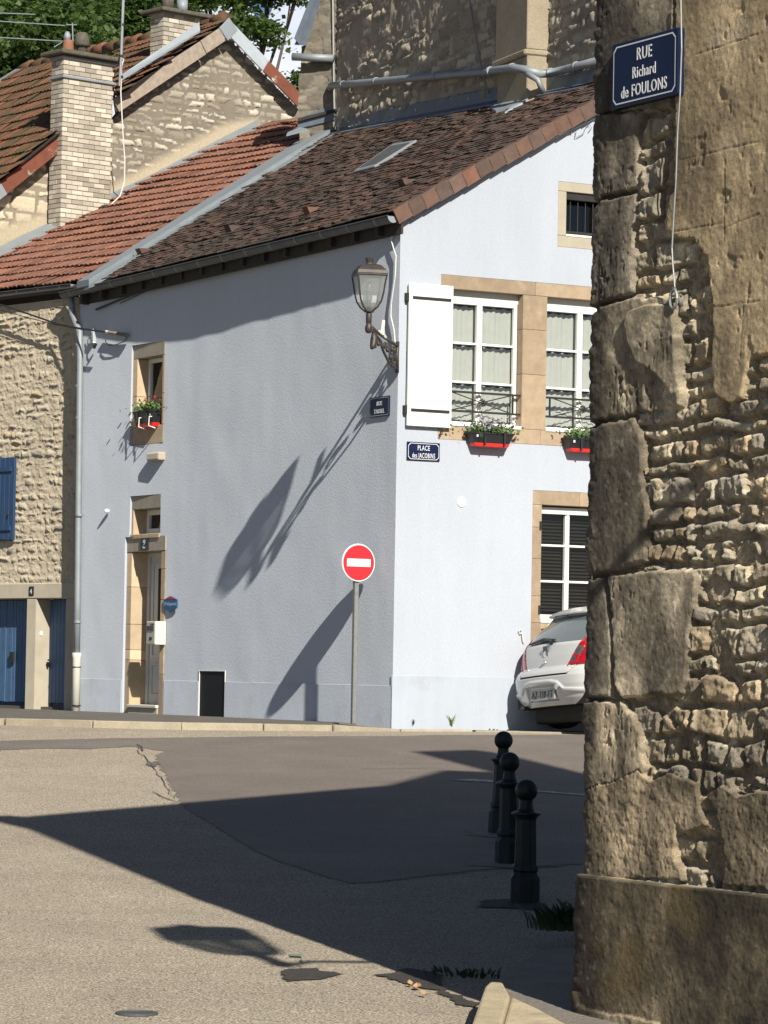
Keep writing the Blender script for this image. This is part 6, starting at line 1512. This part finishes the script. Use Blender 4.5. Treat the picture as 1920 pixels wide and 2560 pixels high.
MB().box((Q0, W_, NL, UP), -.0, 1.9, -.1, .05, 5.45, 8.7).build('upper_wall', bpy.data.materials['plain_render'], cb)
MB().box((Q0, W_, NL, UP), -.06, 9.6, -.1, .22, 8.68, 8.78).build('eave', mt['zincd'], cb)
# sign, cable, hook on it
def QW(x_, y_, o=.08): p = hit(x_, y_, Q0+NL*o, NL); return ((p-Q0)@W_, p[2])
FQ = (Q0, W_, NL, UP)
a0, a1 = QW(1531, 190, .10), QW(1697, 130, .10); tl_, bl_ = QW(1535, 112, .1), QW(1531, 275, .1)
sg_u0, sg_u1 = a0[0], a1[0]; zt_ = tl_[1]; zb_2 = bl_[1]; w_ = sg_u1-sg_u0; h_ = zt_-zb_2; cx_ = (sg_u0+sg_u1)/2
plate('street_sign', 'navy street sign reading RUE Richard de FOULONS on the weathered foreground wall', FQ, sg_u0, sg_u1, zb_2, zt_,
      [('RUE', cx_, zb_2+h_*.665, h_*.27, .80), ('Richard', cx_, zb_2+h_*.40, h_*.25, .74), ('de FOULONS', cx_, zb_2+h_*.13, h_*.26, .74)], out=.105, cut=.025, bw=.007)
def qp_(x_, y_, o): return hit(x_, y_, Q0+NL*o, NL)
tag(settle(MB().tube([qp_(*p, .09) for p in ((1702, -20), (1704, 120), (1700, 240), (1694, 330), (1690, 450), (1685, 530), (1680, 620), (1682, 660), (1687, 718))], .0045, 6).build('wall_cable', mt['steel'])), 'old lime spattered cable hanging down the foreground wall from the navy sign', 'cable')
rg = MB(); c_ = qp_(1684, 748, .09)
pts = [c_+W_*(.030*math.cos(t))+UP*(.045*math.sin(t)) for t in np.linspace(0, 2*math.pi, 15)]; rg.tube(pts, .008, 6)
rg.tube([c_+UP*.06, c_-UP*.03-NL*.05], .009, 6); tag(settle(rg.build('iron_ring', mt['steel'])), 'small corroded iron ring fixed in the foreground wall under the hanging cable', 'ring')

# ============================================================ WEEDS, LEAVES
mt['weed'] = mat('weed_leaves', (.03, .055, .018), .7, var=.3, vs=60); mt['weedl'] = mat('bright_weed', (.16, .26, .06), .7, var=.3, vs=60)
def weed(c, h, n, lab, m, seed, sp_=.08, wd=.02, grp=None):
    r = random.Random(seed); mb = MB()
    for i in range(n):
        a = r.uniform(0, 6.28); d = np.array([math.cos(a), math.sin(a), 0]); s = np.array([-d[1], d[0], 0]); p = c+d*r.uniform(0, sp_); hh = h*r.uniform(.4, 1); k = 4; w0 = wd*r.uniform(.6, 1.2); L = []
        for j in range(k+1):
            t = j/k; q_ = p+d*hh*.45*t*t+UP*hh*(t-.25*t*t); ww = w0*math.sin(math.pi*(.12+.88*t)**.8)*.5+.0008; L += [q_-s*ww, q_+s*ww]
        kk = len(mb.v); mb.v += L; mb.f += [(kk+2*j, kk+2*j+1, kk+2*j+3, kk+2*j+2) for j in range(k)]
    tag(settle(mb.build('weed_clump', mt[m])), lab, 'weed')
def wg(x_, y_): p = ground(x_, y_); return p
p = hit(1130, 1801, C+NR*.04, NR); p[2] = swz(p[:2]); weed(p, .21, 9, 'light green weed at the foot of the white gable wall', 'weedl', 2, .02, .02)
p = hit(1034, 1812, C+NR*.04, NR); p[2] = swz(p[:2]); weed(p, .10, 6, 'tiny dark weed at the foot of the gable wall near the corner', 'weed', 3, .02, .01)
weed(wg(1222, 1828), .05, 30, 'low dark weed tuft on the far kerb left of the car', 'weed', 4, .12, .02)
weed(wg(1400, 2372)+UP*.12, .22, 80, 'large dark weed clump in the shade against the old corner building', 'weed', 5, .22, .05)
weed(wg(1445, 2352)+UP*.1, .22, 50, 'smaller dark weed clump tucked behind the foreground plinth', 'weed', 6, .12, .05)
weed(wg(1160, 2440), .07, 70, 'low scrubby weeds on the dirt beside the near kerb tip', 'weed', 8, .25, .02)
mt['dryleaf'] = mat('dry_leaf', (.42, .26, .13), .8, var=.3, vs=30)
r = random.Random(12)
for (x_, y_, lb) in ((1040, 2478, 'larger curled dry leaf on the sunlit road by the near kerb'), (1063, 2496, 'small orange dry leaf just below the curled leaf'), (1030, 2470, 'pale dry leaf at the left end of the dirt patch')):
    g = ground(x_, y_)+UP*.012; a = r.uniform(0, 3); d = np.array([math.cos(a), math.sin(a), 0]); s = np.array([-d[1], d[0], 0]); mb = MB(); k = .07 if 'larger' in lb else .045
    L = []
    for j in range(6):
        t = j/5; ww = .35*k*math.sin(math.pi*(.05+.9*t)); q_ = g+d*k*t+UP*.02*t*t; L += [q_-s*ww+UP*.012, q_, q_+s*ww+UP*.010]
    mb.v = L; mb.f = [(3*j+i_, 3*j+i_+1, 3*j+3+i_+1, 3*j+3+i_) for j in range(5) for i_ in (0, 1)]
    tag(settle(mb.build('dry_leaf', mt['dryleaf'])), lb, 'leaf')

# ============================================================ TREES
mt['leaf1'] = mat('tree_leaves', (.058, .10, .026), .6, var=.35, vs=.8, rnd=.35); mt['bark'] = mat('tree_bark', (.07, .06, .045), .9, var=.3, vs=3, bump=.5, bs=10)
# leaves let some light through
def translucent(m):
    N = m.node_tree.nodes; L = m.node_tree.links; b = N['Principled BSDF']; t = N.new('ShaderNodeBsdfTranslucent'); x = N.new('ShaderNodeMixShader'); x.inputs[0].default_value = .35
    src = b.inputs['Base Color'].links[0].from_socket; g = N.new('ShaderNodeMix'); g.data_type = 'RGBA'; g.blend_type = 'MULTIPLY'; g.inputs[0].default_value = 1.; L.new(src, g.inputs[6]); g.inputs[7].default_value = (2.2, 2.6, 1.2, 1)
    L.new(g.outputs[2], t.inputs[0]); L.new(b.outputs[0], x.inputs[1]); L.new(t.outputs[0], x.inputs[2]); L.new(x.outputs[0], N['Material Output'].inputs[0])
translucent(mt['leaf1'])
def tree(lab, Y, lumps, tx_, ty_, nleaf, seed, ls=.17, spread=1.):
    """lumps: crown masses as (px, py, radius px, depth offset m)"""
    r = np.random.default_rng(seed); k = Y/F
    base = hit(tx_, 1690, (0, Y, 0), (0, 1, 0)); base[2] = gz(0, Y)
    t = thing('tree', lab, 'tree', base)
    cs = [(hit(x_, y_, (0, Y+dd, 0), (0, 1, 0)), rp*k) for x_, y_, rp, dd in lumps]
    topp = sum(c for c, _ in cs)/len(cs); tr = MB(); fork = base*.45+topp*.55; fork[2] = base[2]+(topp[2]-base[2])*.6
    tr.tube([base, base*.5+fork*.5+np.array([.1, 0, 0]), fork], [.30, .22, .14], 10)
    for c, R in cs: 
        mid = (fork+c)/2+r.normal(0, .2, 3); tr.tube([fork, mid, c], [.10, .05, .02], 7)
        for q in range(5): d = r.normal(0, 1, 3); d /= np.linalg.norm(d); tr.tube([c-(c-mid)*.3, c+d*R*.5, c+d*R*.9], [.025, .015, .006], 5)
    tr.build('trunk', mt['bark'], t, smooth=True)
    tot = sum(R**2 for _, R in cs); Vs = []
    for c, R in cs:
        n = int(nleaf*R**2/tot); nc = max(12, int(n/26)); d = r.normal(0, 1, (nc, 3)); d /= np.linalg.norm(d, axis=1)[:, None]; cc = c+d*(R*r.uniform(.35, 1., (nc, 1))**.6)*np.array([1, 1, .85])
        cc = cc[:nc]; idx = r.integers(0, nc, n); p = cc[idx]+r.normal(0, 1, (n, 3))*np.array([.26, .26, .16])*spread
        a = r.normal(0, 1, (n, 3)); a[:, 2] *= .5; a /= np.linalg.norm(a, axis=1)[:, None]; b = np.cross(a, r.normal(0, 1, (n, 3))*np.array([.5, .5, 1])); b /= np.linalg.norm(b, axis=1)[:, None]
        s = ls*r.uniform(.5, 1.2, (n, 1)); Vs.append(np.stack([p-a*s*.5, p+b*s*.36, p+a*s*.5, p-b*s*.36], 1).reshape(-1, 3))
    V = np.concatenate(Vs); mkmesh('crown', V, np.arange(len(V)).reshape(-1, 4), mt['leaf1'], t)
tree('big dense dark tree filling the sky at top left behind the roofs', 72, [(-60, 60, 130, 0), (60, 180, 90, -1), (60, 30, 110, 1), (150, 90, 90, -2), (-40, 260, 90, 0), (130, 200, 60, 0), (190, 20, 70, 1), (20, 330, 70, 1), (230, 130, 60, 2)], 40, 0, 26000, 5)
tree('leafy green tree between the two brick chimneys', 80, [(255, 40, 45, 2), (330, 30, 70, -1), (370, 110, 55, -1), (300, 150, 45, 0), (250, 100, 35, 2), (420, 20, 60, 0), (345, 190, 45, 1)], 330, 0, 12000, 6, spread=1.1)
tree('tree with an open crown and sky gaps right of the gable top', 76, [(520, -25, 45, 0), (600, -15, 38, 1), (680, -32, 40, 0), (740, -22, 24, 0), (622, 66, 24, 0), (662, 84, 24, 0), (600, 48, 14, 0), (690, 110, 8, 1)], 480, 0, 6500, 7, ls=.15, spread=.75)
tree('small tree top showing beside the rusty roof edge', 90, [(740, 195, 10, 0), (752, 222, 14, 0), (775, 200, 22, 0)], 850, 0, 1100, 8, ls=.16, spread=.6)

# ============================================================ SKY: an added far sheet, bright sky haze put into its colour
cl_ = mat('pale_sky_backdrop', (.50, .56, .68), 1., dr=1., spec=0., var=.05, vs=.01, mott=((.62, .66, .74), .45, .62), ms=.012)
mb = MB(); nseg = 40; R_c = 700.
for i in range(nseg+1):
    a = math.radians(-22+44*i/nseg); h_ = 150+10*math.sin(i*1.1)+18*math.sin(i*2.7)
    for t in (0, .5, 1.): mb.v.append(np.array([R_c*math.sin(a), R_c*math.cos(a), -6+h_*t]))
mb.f = [(3*i+j, 3*i+3+j, 3*i+4+j, 3*i+1+j) for i in range(nseg) for j in (0, 1)]
o = mb.build('sky', cl_, None, smooth=True); o['kind'] = 'structure'
